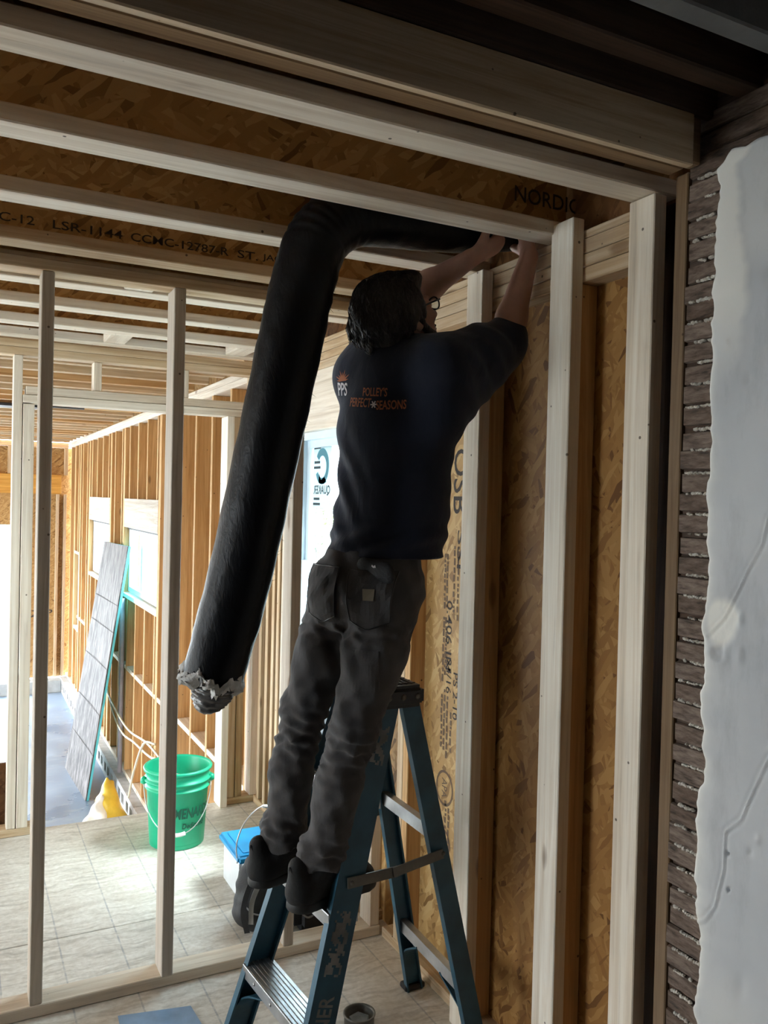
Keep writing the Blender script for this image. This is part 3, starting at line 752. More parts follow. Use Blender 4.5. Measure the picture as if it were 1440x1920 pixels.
def boardface():
    t = NT('grey_strand_panel'); c = t.coords(False); n = t.noise(t.mapping(c, (10, 22, 5)), 1.0, 5, .65); col = t.ramp(n, [(.38, (.03, .027, .026)), (.5, (.095, .085, .082)), (.62, (.19, .172, .168))])
    t.set('Base Color', col); t.set('Roughness', .7); t.bump(n, .3, .003); return t.m
M['panelface'] = boardface()
M['cyan'] = simple('cyan_foam_edge', (.12, .62, .72), .7)
M['brownpanel'] = osb('brown_panel', 'y', (.30, .24, .24))
M['bluefilm'] = plain('blue_film', (.25, .40, .60), .3, 0, 20, .3, .15)
def cloth(name, a, b, rough=.85, fine=420):
    t = NT(name); c = t.coords(False); n = t.noise(c, 7, 4); t.set('Base Color', t.ramp(n, [(.35, a), (.65, b)])); t.set('Roughness', rough); t.set('Specular IOR Level', .2)
    f = t.noise(c, fine, 2); w = t.noise(t.mapping(c, (1, 1, .6)), 16, 3, .5, 1.0)
    t.bump(t.math('ADD', t.math('MULTIPLY', f, .15), w), .45, .010); t.set('Sheen Weight', .15); return t.m
M['shirt'] = cloth('navy_jersey', (.010, .013, .026), (.015, .019, .036))
M['jeans'] = cloth('charcoal_work_cloth', (.052, .050, .052), (.074, .071, .072))
M['shoe'] = plain('black_suede', (.008, .008, .009), .8, 0, 90, .4, .3)
M['sole'] = plain('black_rubber', (.012, .012, .012), .6, 0, 60, .3, .2)
def skin_mat():
    t = NT('skin'); c = t.coords(False); n = t.noise(c, 12, 5); t.set('Base Color', t.ramp(n, [(.35, (.40, .215, .155)), (.65, (.50, .285, .205))])); t.set('Roughness', .5)
    t.set('Subsurface Weight', .12); t.set('Subsurface Radius', (.01, .004, .002)); t.bump(t.noise(c, 300, 3), .1, .002); return t.m
M['skin'] = skin_mat()
def hair_mat():
    t = NT('dark_brown_hair'); c = t.coords(False); n = t.noise(t.mapping(c, (1, 1, .16)), 130, 4, .6, .4); t.set('Base Color', t.ramp(n, [(.3, (.008, .006, .005)), (.7, (.045, .034, .028))])); t.set('Roughness', .42); t.bump(n, .9, .006); return t.m
M['hair'] = hair_mat()
M['orangeprint'] = simple('orange_print', (.34, .11, .045), .8)
M['whiteprint'] = simple('white_print', (.62, .60, .62), .8)
M['patch'] = simple('tan_patch', (.20, .17, .12), .9)
M['black'] = simple('black_frame', (.01, .01, .01), .3)

# ---------------- step ladder
ld = empty('step_ladder', (1.09, 2.2, 0), 'blue fibreglass step ladder with aluminium steps under the man', 'ladder')
FN = [np.array((.815, 1.99, .0)), np.array((1.085, 2.072, 1.085))]; FF = [np.array((.775, 2.45, 0)), np.array((1.075, 2.33, 1.085))]
RN = [np.array((1.385, 1.99, .0)), np.array((1.158, 2.072, 1.085))]; RF = [np.array((1.405, 2.45, 0)), np.array((1.152, 2.33, 1.085))]
def chan(w, f, t): # channel section: web along u, flanges along +v
    return [(-w/2, 0), (w/2, 0), (w/2, f), (w/2-t, f), (w/2-t, t), (-w/2+t, t), (-w/2+t, f), (-w/2, f)]
def at_z(L, z): t = z/L[1][2]; return L[0]+(L[1]-L[0])*t
def rail(name, L, w, f, sgn, hint):
    pr = [(a, b*sgn) for a, b in chan(w, f, .006)]
    if sgn < 0: pr = pr[::-1]
    return beam(name, L[0], L[1], pr, hint, M['blue'], ld)
fn = rail('front_rail', FN, .080, .028, 1, (1, 0, 0)); ff = rail('front_rail', FF, .080, .028, -1, (1, 0, 0))
rn = rail('rear_rail', RN, .056, .024, 1, (1, 0, 0)); rf = rail('rear_rail', RF, .056, .024, -1, (1, 0, 0))
for z in (.24, .54, .83):
    a, b = at_z(FN, z), at_z(FF, z); a = a+np.array((-.002, .004, 0)); b = b+np.array((-.002, -.004, 0)); d = nrm(b-a)
    prof = [(-.045, -.038), (-.041, -.038), (-.041, -.004)]+[(.041, -.004), (.041, -.038), (.045, -.038), (.045, 0)]
    top = []
    for k in range(7): x = .041-.0125*k; top += [(x, 0), (x-.006, 0), (x-.0065, -.0025), (x-.012, -.0025)]
    prof += top+[(-.045, 0)]
    w = d; u = np.array((1., 0, 0)); u = nrm(u-w*(u@w)); v = np.cross(w, u)
    s = -1 if v[2] < 0 else 1
    pr = [(p, q*s) for p, q in prof]
    st = beam('step', a, b, pr, (1, 0, 0), M['alu'], ld)
    for e in (a, b):
        pass
    V = []; F = []
    for t in (.22, .5, .78):
        c = a+(b-a)*t+np.array((-.046, 0, -.02)); g = (iv*np.array((.003, .006, .006))+c).tolist(); o = len(V); V += g; F += [[k+o for k in f] for f in iF]
    meshobj('rivet', V[:12], F[:20], M['alu'], st, smooth=True); meshobj('rivet', V[12:24], F[:20], M['alu'], st, smooth=True); meshobj('rivet', V[24:], F[:20], M['alu'], st, smooth=True)
for z in (.245, .70):
    a, b = at_z(RN, z), at_z(RF, z); beam('rear_rung', a+np.array((-.012, .004, 0)), b+np.array((-.012, -.004, 0)), [(-.004, -.019), (.020, -.019), (.020, -.015), (0, -.015), (0, .015), (.020, .015), (.020, .019), (-.004, .019)], (1, 0, 0), M['alu'], ld)
# spreader bars
for A, B, y in ((at_z(FN, .615), at_z(RN, .65), -.006), (at_z(FF, .615), at_z(RF, .65), .006)):
    mid = (A+B)/2+np.array((0, y, -.012)); A = A+np.array((0, y, 0)); B = B+np.array((0, y*3, 0))
    sb_ = beam('spreader_bar', A-np.array((.012, 0, 0)), mid, rect(.030, .004), (0, 0, 1), M['steel'], ld); beam('spreader_bar', mid+np.array((-.015, y*.7, 0)), B, rect(.028, .004), (0, 0, 1), M['steel'], ld)
    for q in (A, mid, B): meshobj('rivet', (iv*np.array((.008, .006, .008))+q).tolist(), iF, M['steel'], sb_, smooth=True)
# moulded cap
bm = bmesh.new(); bmesh.ops.create_cube(bm, size=1); bmesh.ops.scale(bm, vec=(.145, .33, .062), verts=bm.verts); bmesh.ops.bevel(bm, geom=bm.edges[:], offset=.014, segments=3, affect='EDGES'); bmesh.ops.translate(bm, vec=(1.12, 2.205, 1.100), verts=bm.verts)
cap = bmobj('cap', bm, M['capblack'], ld, (1.12, 2.205, 1.10))
for k in range(6): box('cap_rib', 1.075+.017*k, 1.079+.017*k, 2.07, 2.34, 1.1305, 1.1345, M['capblack'], cap, 0)
for k in range(9): box('cap_rib', 1.065, 1.175, 2.075+.032*k, 2.079+.032*k, 1.1303, 1.134, M['capblack'], cap, 0)
for x in (1.075, 1.12, 1.165): meshobj('cap_rivet', (iv*np.array((.010, .004, .010))+np.array((x, 2.040, 1.102))).tolist(), iF, M['steel'], cap, smooth=True)
# curved braces under the bottom steps and at the rear feet
def brace(p0, p1, sag, par, w=.05):
    pts = catmull([p0, (np.array(p0)+np.array(p1))/2+np.array(sag), p1], 8)
    V = []; F = []
    T = np.gradient(pts, axis=0)
    for i, p in enumerate(pts):
        for dx in (-w/2, w/2):
            for dt in (-.0025, .0025):
                n = nrm(np.cross(T[i], (1, 0, 0))); V.append(p+np.array((dx, 0, 0))+n*dt)
    for i in range(len(pts)-1):
        a = i*4; b = a+4
        for q in ((0, 1, 5, 4), (1, 3, 7, 5), (3, 2, 6, 7), (2, 0, 4, 6)): F.append([a+k for k in q])
    F += [[0, 2, 3, 1], [len(V)-4, len(V)-3, len(V)-1, len(V)-2]]
    return meshobj('brace', V, F, M['blue'], par, smooth=False)
q = at_z(FF, .03); brace(q+np.array((0, -.01, 0)), at_z(FF, .205)+(at_z(FN, .205)-at_z(FF, .205))*.40, (0, .06, .02), ld, .055)
q = at_z(FN, .03); brace(q+np.array((0, .01, 0)), at_z(FN, .205)+(at_z(FF, .205)-at_z(FN, .205))*.40, (0, -.06, .02), ld, .055)
q = at_z(RF, .05); brace(q+np.array((0, -.01, 0)), at_z(RF, .23)+(at_z(RN, .23)-at_z(RF, .23))*.32, (0, .05, .01), ld, .045)
q = at_z(RN, .05); brace(q+np.array((0, .01, 0)), at_z(RN, .23)+(at_z(RF, .23)-at_z(RN, .23))*.32, (0, -.05, .01), ld, .045)
for L in (FN, FF, RN, RF): box('foot', L[0][0]-.038, L[0][0]+.038, L[0][1]-.022, L[0][1]+.022, .001, .020, M['capblack'], ld, .004)
# worn label and maker's name on the near rail
w_ = nrm(FN[1]-FN[0]); nY = np.cross(w_, (1, 0, 0)); u_ = nrm(np.array((1, 0, 0))-w_*w_[0]); nY = np.cross(u_, w_); nY = nY if nY[1] < 0 else -nY
def ragged(c, L, Wd, seed, name):
    r = random.Random(seed); V = []; F = []; nL, nW = int(L/.006), int(Wd/.006)
    for i in range(nL):
        for j in range(nW):
            edgef = min(i, j, nL-1-i, nW-1-j); s = math.sin(i*.7+seed)*math.sin(j*.9+i*.25)+r.uniform(-.55, .55)
            if s > (.35 if edgef > 0 else -.05): continue
            o = len(V); p = np.array(c)+w_*((i-nL/2)*.006)+u_*((j-nW/2)*.006)+nY*.0012
            V += [p, p+u_*.0062, p+u_*.0062+w_*.0062, p+w_*.0062]; F.append([o, o+1, o+2, o+3])
    meshobj(name, V, F, M['label_grey'], fn)
ragged(at_z(FN, .46), .17, .050, 3, 'worn_label'); ragged(at_z(FN, .97), .11, .05, 9, 'worn_label')
printed('rail_lettering', 'WERNER', at_z(FN, .235)+nY*.0012, w_, -u_, .042, M['label_grey'], fn, .20, 1.0, 0.0, .02)

# ---------------- flexible duct
dc = empty('flexible_duct', (.60, 2.12, 1.2), 'black insulated flexible duct hanging from the joist bay', 'duct')
dpts = [(.600, 2.123, 1.185), (.660, 2.097, 1.445), (.716, 2.074, 1.764), (.767, 2.056, 2.056), (.798, 2.048, 2.21), (.840, 2.048, 2.335), (.925, 2.052, 2.405), (1.05, 2.058, 2.425), (1.20, 2.058, 2.435), (1.33, 2.04, 2.44), (1.45, 2.03, 2.45)]
path = catmull(dpts, 22); nP = len(path)
tt = np.linspace(0, 1, nP); rad = np.interp(tt, [0, .06, .3, .5, .62, .75, .9, 1], [.078, .082, .084, .083, .082, .078, .070, .06])
NS = 48; ph = rng.uniform(0, 6.28, 8)
dn = rng.normal(0, 1, (nP, NS)); 
for _ in range(2): dn = (dn+np.roll(dn, 1, 1)+np.roll(dn, -1, 1)+np.roll(dn, 1, 0)+np.roll(dn, -1, 0))/5
def ddisp(i, k):
    a = 2*math.pi*k/NS; s = i*.7
    return .0014*math.sin(3*a+s*.13+ph[0])+.0008*math.sin(s*.9+2*a+ph[2])*math.sin(a*2+ph[3])+.0012*dn[i, k]+(.003*math.sin(s*2.2)*max(0, math.cos(a-ph[5])) if .47 < i/nP < .62 else 0)
V, F = tube_geo(path, rad, NS, False, ddisp)
# ragged lower rim
for k in range(NS): V[k] = V[k]+np.array((0, 0, .012*math.sin(k*.9)+.008*math.sin(k*2.3)))
meshobj('jacket', V, F, M['duct'], dc, smooth=True)
T0 = nrm(path[0]-path[3]); u0 = nrm(np.cross(T0, (0, 1, 0))); v0 = np.cross(T0, u0)
# insulation collar
V = []; F = []; NR = 7
for i in range(NR):
    s = i/(NR-1)
    for k in range(72):
        a = 2*math.pi*k/72; r = (.079+.006*math.sin(s*math.pi)) if s < .75 else .079-.03*(s-.75)/.25
        r += .0045*rng.normal()*(.4+s); l = -.012+s*.040+.010*math.sin(k*.42)+.006*math.sin(k*1.1)+.004*rng.normal()
        V.append(path[0]+T0*l+r*(u0*math.cos(a)+v0*math.sin(a)))
F = [[i*72+k, i*72+(k+1) % 72, (i+1)*72+(k+1) % 72, (i+1)*72+k] for i in range(NR-1) for k in range(72)]
meshobj('insulation', V, F, M['wool'], dc, smooth=True)
# spiral liner sticking out
lp = [path[0]+T0*(t*.085)+np.array((.012, 0, 0)) for t in np.linspace(-.3, 1, 30)]
def ldisp(i, k): return .0035*math.sin(i*1.45)-(.028*max(0, (i-16)/14)**2)+.002*math.sin(k*1.7+i)
V, F = tube_geo(lp, .054, 40, False, ldisp)
cut = np.array([(.014*math.sin(k/40*2*math.pi+1.2)) for k in range(40)])
for i in range(30):
    for k in range(40): V[i*40+k] = V[i*40+k]-T0*cut[k]*(i/29)
ln_ = meshobj('inner_liner', V, F, M['foil'], dc, smooth=True)
coil = []
for i in range(220):
    a = i*.28; l = -.01+.075*i/220; r = .0545-.028*max(0, (i/220*29-16)/14)**2; coil.append(path[0]+T0*l+np.array((.012, 0, 0))+r*(u0*math.cos(a)+v0*math.sin(a)))
tube('wire_helix', coil, .0017, M['steel'], ln_, 5)
V = []; F = []
for i in range(46):   # frayed strands along the side seam
    t = rng.uniform(.08, .42); p = path[int(t*nP)]; r = rad[int(t*nP)]; a0 = p+np.array((r*.96, -.02, rng.uniform(-.02, .02))); d = np.array((rng.uniform(.006, .018), rng.uniform(-.01, .01), rng.uniform(-.02, .012))); o = len(V)
    V += [a0, a0+np.array((0, 0, .0012)), a0+d]; F.append([o, o+1, o+2])
meshobj('frayed_threads', V, F, M['duct'], dc)['kind'] = 'stuff'

# ---------------- bucket
bc = (.965, 3.98, 0)
bk = empty('bucket', bc, 'green plastic bucket holding scraps, with wire bail', 'bucket')
prof = [(0, .004), (.118, .004), (.121, 0), (.127, .004), (.143, .27), (.152, .272), (.152, .278), (.144, .280), (.1455, .305), (.156, .306), (.157, .314), (.147, .316), (.1485, .352), (.159, .353), (.161, .362), (.157, .368), (.149, .368), (.146, .36), (.128, .02), (0, .016)]
V, F = lathe_geo(prof, bc, 48); body = meshobj('body', V, F, M['green'], bk, smooth=True)
def on_bucket(body_txt, az, z, h, w, mat):
    V, F = text_geo(body_txt, h, w, .12, 1.0, .025); out = []
    for a, b in V:
        zz_ = z+b; r = .127+(.143-.127)*zz_/.27+.0012; th = az+a/r; out.append((bc[0]+r*math.cos(th), bc[1]+r*math.sin(th), zz_))
    meshobj('bucket_lettering', out, F, M[mat], body)
azc = math.atan2(-bc[1], -bc[0])
on_bucket('MENARDS', azc+.62, .175, .05, .20, 'green_dark'); on_bucket('Dedicated', azc+.62, .115, .026, .12, 'green_dark')
V = []; F = []
for k in range(9):
    for i in range(6):
        th = azc-.62+i*.03; r = .127+.016*(.10+k*.012)/.27+.001; o = len(V)
        for (t_, z_) in ((th, .09+k*.011), (th+.026, .09+k*.011), (th+.026, .096+k*.011), (th, .096+k*.011)): V.append((bc[0]+r*math.cos(t_), bc[1]+r*math.sin(t_), z_))
        F.append([o, o+1, o+2, o+3])
meshobj('bucket_label', V, F, M['green_dark'], body)
bail = [np.array(bc)+np.array((.157*math.cos(azc+s*1.45), .157*math.sin(azc+s*1.45), .305-.21*math.cos(s*math.pi/2)**.8))+nrm((math.cos(azc), math.sin(azc), 0))*.02*math.cos(s*math.pi/2) for s in np.linspace(-1, 1, 25)]
bo = tube('bail', bail, .0025, M['wire'], bk, 6)
tube('grip', bail[10:15], .009, M['whiteplastic'], bo, 10)
for s in (-1, 1): meshobj('bail_ear', (iv*np.array((.018, .018, .022))+np.array(bail[0 if s < 0 else -1])).tolist(), iF, M['green'], bk, smooth=True)
vol = Vol((.80, 3.80, .20), (1.13, 4.16, .40), .006)
for _ in range(9): vol.ell((bc[0]+random.uniform(-.06, .06), bc[1]+random.uniform(-.06, .06), .27+random.uniform(-.02, .03)), (random.uniform(.03, .05), random.uniform(.03, .05), random.uniform(.02, .035)), k=.01)
rg = volobj('plastic_wrap', vol, M['bagwhite'], None, 1); tag(rg, 'crumpled white plastic wrap stuffed in the green bucket', 'plastic wrap')

# ---------------- tub with blue lid
tb = empty('lidded_tub', (1.17, 3.36, 0), 'milky plastic tub with bright blue lid behind the ladder', 'tub')
def rbox(x0, x1, y0, y1, z0, z1, bev, seg=3):
    bm = bmesh.new(); bmesh.ops.create_cube(bm, size=1); bmesh.ops.scale(bm, vec=(x1-x0, y1-y0, z1-z0), verts=bm.verts); bmesh.ops.bevel(bm, geom=bm.edges[:], offset=bev, segments=seg, affect='EDGES'); bmesh.ops.translate(bm, vec=((x0+x1)/2, (y0+y1)/2, (z0+z1)/2), verts=bm.verts); return bm
def rboxobj(name, a, bev, mat, par, seg=3): return bmobj(name, rbox(*a, bev, seg), mat, par, ((a[0]+a[1])/2, (a[2]+a[3])/2, (a[4]+a[5])/2), False)
rboxobj('tub_body', (1.045, 1.30, 3.235, 3.49, .001, .185), .02, M['tubwhite'], tb)
rboxobj('lid', (1.03, 1.315, 3.22, 3.505, .172, .205), .010, M['lidblue'], tb); rboxobj('lid_panel', (1.06, 1.285, 3.25, 3.475, .204, .211), .003, M['lidblue'], tb, 1)
hp = catmull([(1.035, 3.25, .17), (1.025, 3.23, .26), (1.06, 3.24, .335), (1.13, 3.27, .375), (1.2, 3.3, .36)], 8); th_ = tube('handle', hp, .0028, M['wire'], tb, 6); tube('handle_grip', hp[26:33], .007, M['whiteplastic'], th_, 8)

# ---------------- backpack and tool case
bp = empty('backpack', (1.05, 3.02, 0), 'black backpack with grey straps slumped behind the stud wall', 'backpack')
vol = Vol((.90, 2.86, -.01), (1.20, 3.24, .36), .006)
vol.ell((1.06, 3.07, .13), (.085, .085, .135), k=.02); vol.ell((1.06, 3.06, .06), (.095, .09, .065), k=.04); vol.ell((1.02, 3.01, .10), (.05, .05, .07), k=.02); vol.ell((1.07, 3.08, .235), (.05, .05, .035), k=.02)
X_, Y_, Z_ = vol.grid(); vol.d += .004*np.sin(X_*60+Z_*40)*np.sin(Z_*70+Y_*30); vol.d = np.maximum(vol.d, .001-Z_).astype(np.float32)
volobj('pack', vol, M['bagblack'], bp)
def strap(name, pts, w, par, mat):
    p = catmull(pts, 8); V = []; F = []
    T = np.gradient(p, axis=0)
    for i in range(len(p)):
        n = nrm(np.cross(T[i], (-.4557, -.89, 0))); V += [p[i]-n*w/2, p[i]+n*w/2, p[i]+n*w/2+np.array((.001, .003, 0)), p[i]-n*w/2+np.array((.001, .003, 0))]
    for i in range(len(p)-1):
        for q in ((0, 1, 5, 4), (1, 2, 6, 5), (2, 3, 7, 6), (3, 0, 4, 7)): F.append([4*i+k for k in q])
    return meshobj(name, V, F, M[mat], par)
strap('strap', [(1.03, 2.965, .265), (.985, 2.95, .20), (.965, 2.945, .12), (.985, 2.955, .035)], .02, bp, 'bagblack'); strap('strap', [(1.06, 2.97, .25), (1.0, 2.945, .16), (.995, 2.945, .07)], .018, bp, 'greyweb'); strap('zip', [(1.04, 2.953, .09), (1.0, 2.945, .11), (.98, 2.965, .13)], .005, bp, 'greyweb')
kc_ = empty('tool_bag', (1.235, 3.0, 0), 'black tool bag with grey trim lines standing behind the ladder', 'bag')
rboxobj('bag_body', (1.165, 1.345, 2.91, 3.10, .001, .17), .03, M['bagblack'], kc_, 4); 
for z, s in ((.125, .01), (.085, .015)): strap('trim', [(1.185, 2.907, z), (1.21, 2.905, z-s), (1.25, 2.905, z)], .006, kc_, 'greyweb')
strap('carry_strap', [(1.185, 3.0, .165), (1.21, 2.99, .215), (1.29, 2.99, .215), (1.335, 3.0, .165)], .022, kc_, 'bagblack')

# ---------------- bits on the near floor
cn = empty('open_can', (1.155, 2.345, 0), 'small open can of debris on the floor under the ladder', 'can')
V, F = lathe_geo([(0, .002), (.045, .002), (.047, .0), (.048, .03), (.051, .032), (.051, .037), (.046, .037), (.045, .03), (.043, .012), (0, .010)], (1.155, 2.345, 0), 28); meshobj('can_body', V, F, M['steel'], cn, smooth=True)
meshobj('debris', (iv*np.array((.036, .036, .010))+np.array((1.155, 2.345, .016))).tolist(), iF, M['label_grey'], cn)
bmf = meshobj('film_scrap', [(.48, 2.70, .003), (.70, 2.655, .004), (.71, 2.52, .003), (.47, 2.52, .003), (.48, 2.70, .001), (.70, 2.655, .001), (.71, 2.52, .001), (.47, 2.52, .001)], [[0, 3, 2, 1], [4, 5, 6, 7], [0, 1, 5, 4], [1, 2, 6, 5], [2, 3, 7, 6], [3, 0, 4, 7]], M['bluefilm']); tag(bmf, 'flat scrap of blue film lying by the partition plate', 'film scrap')

# ---------------- far room things
B0, B1 = np.array((1.111, 8.103, -1.199)), np.array((1.051, 9.166, -1.199)); T_1, T_0 = np.array((1.375, 9.00, 1.16)), np.array((1.385, 7.76, 1.18))
bd = empty('leaning_panel', (1.1, 8.6, -1.2), 'grey strand panel with cyan edge leaning on the far studs', 'panel')
def slab4(name, q, th, mat, par):
    q = [np.array(a, float) for a in q]; n = nrm(np.cross(q[1]-q[0], q[3]-q[0])); n = n if n[0] > 0 else -n
    V = q+[a+n*th for a in q]; F = [[0, 1, 2, 3], [4, 7, 6, 5], [0, 4, 5, 1], [1, 5, 6, 2], [2, 6, 7, 3], [3, 7, 4, 0]]
    return meshobj(name, V, F, mat, par)
pf = slab4('panel_face', [B0, B1, T_1, T_0], .011, M['panelface'], bd)
nn = nrm(np.cross(B1-B0, T_0-B0)); nn = nn if nn[0] > 0 else -nn
slab4('foam_backing', [B0+nn*.0115, B1+nn*.0115, T_1+nn*.0115, T_0+nn*.0115], .02, M['cyan'], bd)
for s in (.18, .34, .52, .665, .77):
    a, b = B0+(T_0-B0)*s, B1+(T_1-B1)*s; e = nrm(T_0-B0)*.006; slab4('panel_line', [a-nn*.001, b-nn*.001, b+e-nn*.001, a+e-nn*.001], .0006, M['ink'], pf)
yb = empty('plastic_sack', (1.2, 7.2, -1.2), 'white and yellow plastic sack slumped on the slab beside the blocks', 'sack')
def sack(name, c, r, mat, seed, par):
    vol = Vol(np.array(c)-np.array(r)*1.35, np.array(c)+np.array(r)*1.35, .014); vol.ell(c, r, k=.02); X_, Y_, Z_ = vol.grid()
    vol.d += (.02*np.sin(X_*22+seed)*np.sin(Z_*18+Y_*15)+.012*np.sin(X_*45+Z_*38)).astype(np.float32); vol.d = np.maximum(vol.d, -1.198-Z_).astype(np.float32); return volobj(name, vol, mat, par)
vol = Vol((.98, 6.9, -1.22), (1.40, 7.75, -.60), .014)
vol.limb((1.19, 7.32, -1.12), (1.18, 7.38, -.78), .17, .018, .03); vol.limb((1.19, 7.36, -.95), (1.235, 7.4, -.82), .07, .012, .05); X_, Y_, Z_ = vol.grid(); vol.d += (.010*np.sin(X_*34+Z_*25+1)*np.sin(Z_*20+Y_*15)).astype(np.float32); vol.d = np.maximum(vol.d, -1.198-Z_).astype(np.float32)
volobj('sack_body', vol, M['yellow'], yb)
vol = Vol((.95, 6.9, -1.22), (1.30, 7.6, -.7), .014); vol.limb((1.09, 7.24, -1.12), (1.13, 7.30, -.93), .12, .035, .02); X_, Y_, Z_ = vol.grid(); vol.d += (.016*np.sin(X_*42+1)*np.sin(Z_*30+Y_*15)).astype(np.float32); vol.d = np.maximum(vol.d, -1.198-Z_).astype(np.float32)
volobj('sack_wrap', vol, M['bagwhite'], yb)
bpn = box('plywood_sheet', -.40, .30, 4.47, 4.49, -1.199, .318, M['brownpanel'], None, .002); tag(bpn, 'dark brown panel standing behind the doorway studs', 'panel')
for k, pts in enumerate(([(1.42, 9.6, -.10), (1.40, 8.873, -.336), (1.38, 8.18, -.394), (1.37, 7.46, -.40), (1.38, 6.73, -.32), (1.42, 6.30, -.36)], [(1.42, 9.5, -.06), (1.39, 8.5, -.42), (1.37, 7.8, -.50), (1.37, 7.2, -.44), (1.39, 6.6, -.40), (1.42, 6.2, -.30)], [(1.42, 6.6, -.30), (1.36, 6.75, -.33), (1.33, 6.98, -.62), (1.31, 7.08, -.86)])):
    cb = tube('electrical_cable', catmull(pts, 10), .010, M['cable'], None, 6); tag(cb, ('cream cable drooping in a shallow swag along the far studs', 'cream cable sagging low in the swag along the far studs', 'cream cable end dangling toward the block course')[k], 'cable', 'cables strung along the far studs')
pp = tube('drain_pipe', [(1.43, 8.2, -1.0), (1.43, 8.2, .2), (1.43, 8.2, .66)], .022, M['pipe'], None, 14); tag(pp, 'lilac grey pipe standing against the far studs', 'pipe')

# ---------------- shrubs beyond the window
def leaf_mat():
    t = NT('pale_leaves'); c = t.coords(False); n = t.noise(c, 6, 3); t.set('Base Color', t.ramp(n, [(.4, (.16, .22, .10)), (.6, (.30, .36, .20))])); t.set('Roughness', .8); return t.m
M['leaf'] = leaf_mat()
for i, (x, y_, hh, lab) in enumerate(((4.2, 9.6, 2.4, 'loose leafy shrub growing outside the window by the man'), (6.6, 15.6, 3.2, 'tall leafy shrub growing farther outside the man\'s window'))):
    s = empty('shrub', (x, y_, -1.34), lab, 'shrub')
    V = []; F = []
    for _ in range(2600):
        a = rng.normal(0, 1, 3); a = a/np.linalg.norm(a)*rng.uniform(.3, 1)**.5; c = np.array((x, y_, -1.34+hh*.55))+a*np.array((1.1, 1.1, hh*.45)); d = rng.normal(0, 1, 3); d = nrm(d)*.05; e = nrm(np.cross(d, rng.normal(0, 1, 3)))*.025; o = len(V); V += [c-d, c+e, c+d, c-e]; F.append([o, o+1, o+2, o+3])
    meshobj('foliage', V, F, M['leaf'], s)['kind'] = 'stuff'
    for k in range(5): tube('stem', [(x+.05*k-.1, y_, -1.35), (x+.25*(k-2), y_+.1*(k-2), -.6), (x+.4*(k-2), y_+.2*(k % 3), -1.34+hh*.7)], [.03, .02, .01], M['old_z'], s, 6)

# ---------------- the man on the ladder
ps = empty('person', (.96, 2.2, .541), 'man in navy shirt and charcoal trousers reaching up into the joists', 'person')
fF = np.array((.85, .53, 0)); fR = np.array((.53, -.85, 0)); fU = np.array((0, 0, 1.))
ShR, ElR, WrR = np.array((1.165, 1.955, 2.0)), np.array((1.393, 1.991, 2.108)), np.array((1.428, 1.930, 2.345))
ShL, ElL, WrL = np.array((1.050, 2.188, 2.005)), np.array((1.200, 2.190, 2.258)), np.array((1.278, 2.000, 2.335))
HipR, KnR, AnR = np.array((1.075, 2.042, 1.40)), np.array((.976, 2.050, 1.035)), np.array((.918, 2.100, .655))
HipL, KnL, AnL = np.array((1.012, 2.188, 1.40)), np.array((.904, 2.242, 1.04)), np.array((.868, 2.280, .655))
Pel, Wai, Che, Upp, Nek = np.array((1.045, 2.115, 1.46)), np.array((1.072, 2.105, 1.63)), np.array((1.092, 2.090, 1.85)), np.array((1.092, 2.085, 1.975)), np.array((1.075, 2.10, 2.05))
HC = np.array((1.094, 2.070, 2.158)); hF = nrm((.88, .06, .40)); hR = nrm((hF[1], -hF[0], 0)); hU = np.cross(hR, hF)
def hp_(a, b, c): return HC+hR*a+hF*b+hU*c
Rh = np.stack([hR, hF, hU], 1)
vol = Vol((.70, 1.78, .52), (1.56, 2.46, 2.60), .0052)
flat = (fF, .68)
vol.chain([Pel, Wai, Che, Upp], [.135, .125, .145, .12], .03, flat); vol.limb(Upp, Nek, .075, .055, .04)
vol.limb(ShL, ShR, .055, .055, .05)
for S, E_, W in ((ShR, ElR, WrR), (ShL, ElL, WrL)):
    vol.limb(S, E_, .050, .041, .03); mid = E_+(W-E_)*.30; vol.limb(E_, mid, .040, .043, .02); vol.limb(mid, W, .043, .026, .02)
for Hp, K, A in ((HipR, KnR, AnR), (HipL, KnL, AnL)): vol.limb(Hp, K, .075, .05, .04); vol.limb(K, A, .05, .035, .02); vol.limb(A, A+np.array((.10, .02, -.07)), .035, .03, .02)
# neck and head
vol.limb(Nek-fU*.03, hp_(0, -.025, -.06), .058, .056, .02)
vol.ell(hp_(0, -.012, .022), (.074, .094, .086), Rh, .02); vol.ell(hp_(0, .030, -.045), (.058, .066, .068), Rh, .03); vol.ell(hp_(0, .068, -.098), (.028, .024, .022), Rh, .025)
vol.limb(hp_(0, .088, .012), hp_(0, .112, -.022), .010, .014, .012); vol.ell(hp_(0, .085, .028), (.045, .014, .010), Rh, .012)
vol.ell(hp_(0, .092, -.062), (.022, .010, .006), Rh, .006); vol.ell(hp_(0, .090, -.074), (.020, .010, .007), Rh, .006)
for s in (-1, 1):
    vol.ell(hp_(s*.032, .096, .008), (.014, .010, .009), Rh, .004, True); vol.ell(hp_(s*.032, .081, .008), (.013, .013, .012), Rh, .003)
    vol.ell(hp_(s*.080, -.002, -.018), (.009, .021, .033), Rh, .006); vol.ell(hp_(s*.090, .004, -.014), (.006, .010, .018), Rh, .004, True); vol.ell(hp_(s*.048, .066, -.02), (.02, .02, .018), Rh, .02)
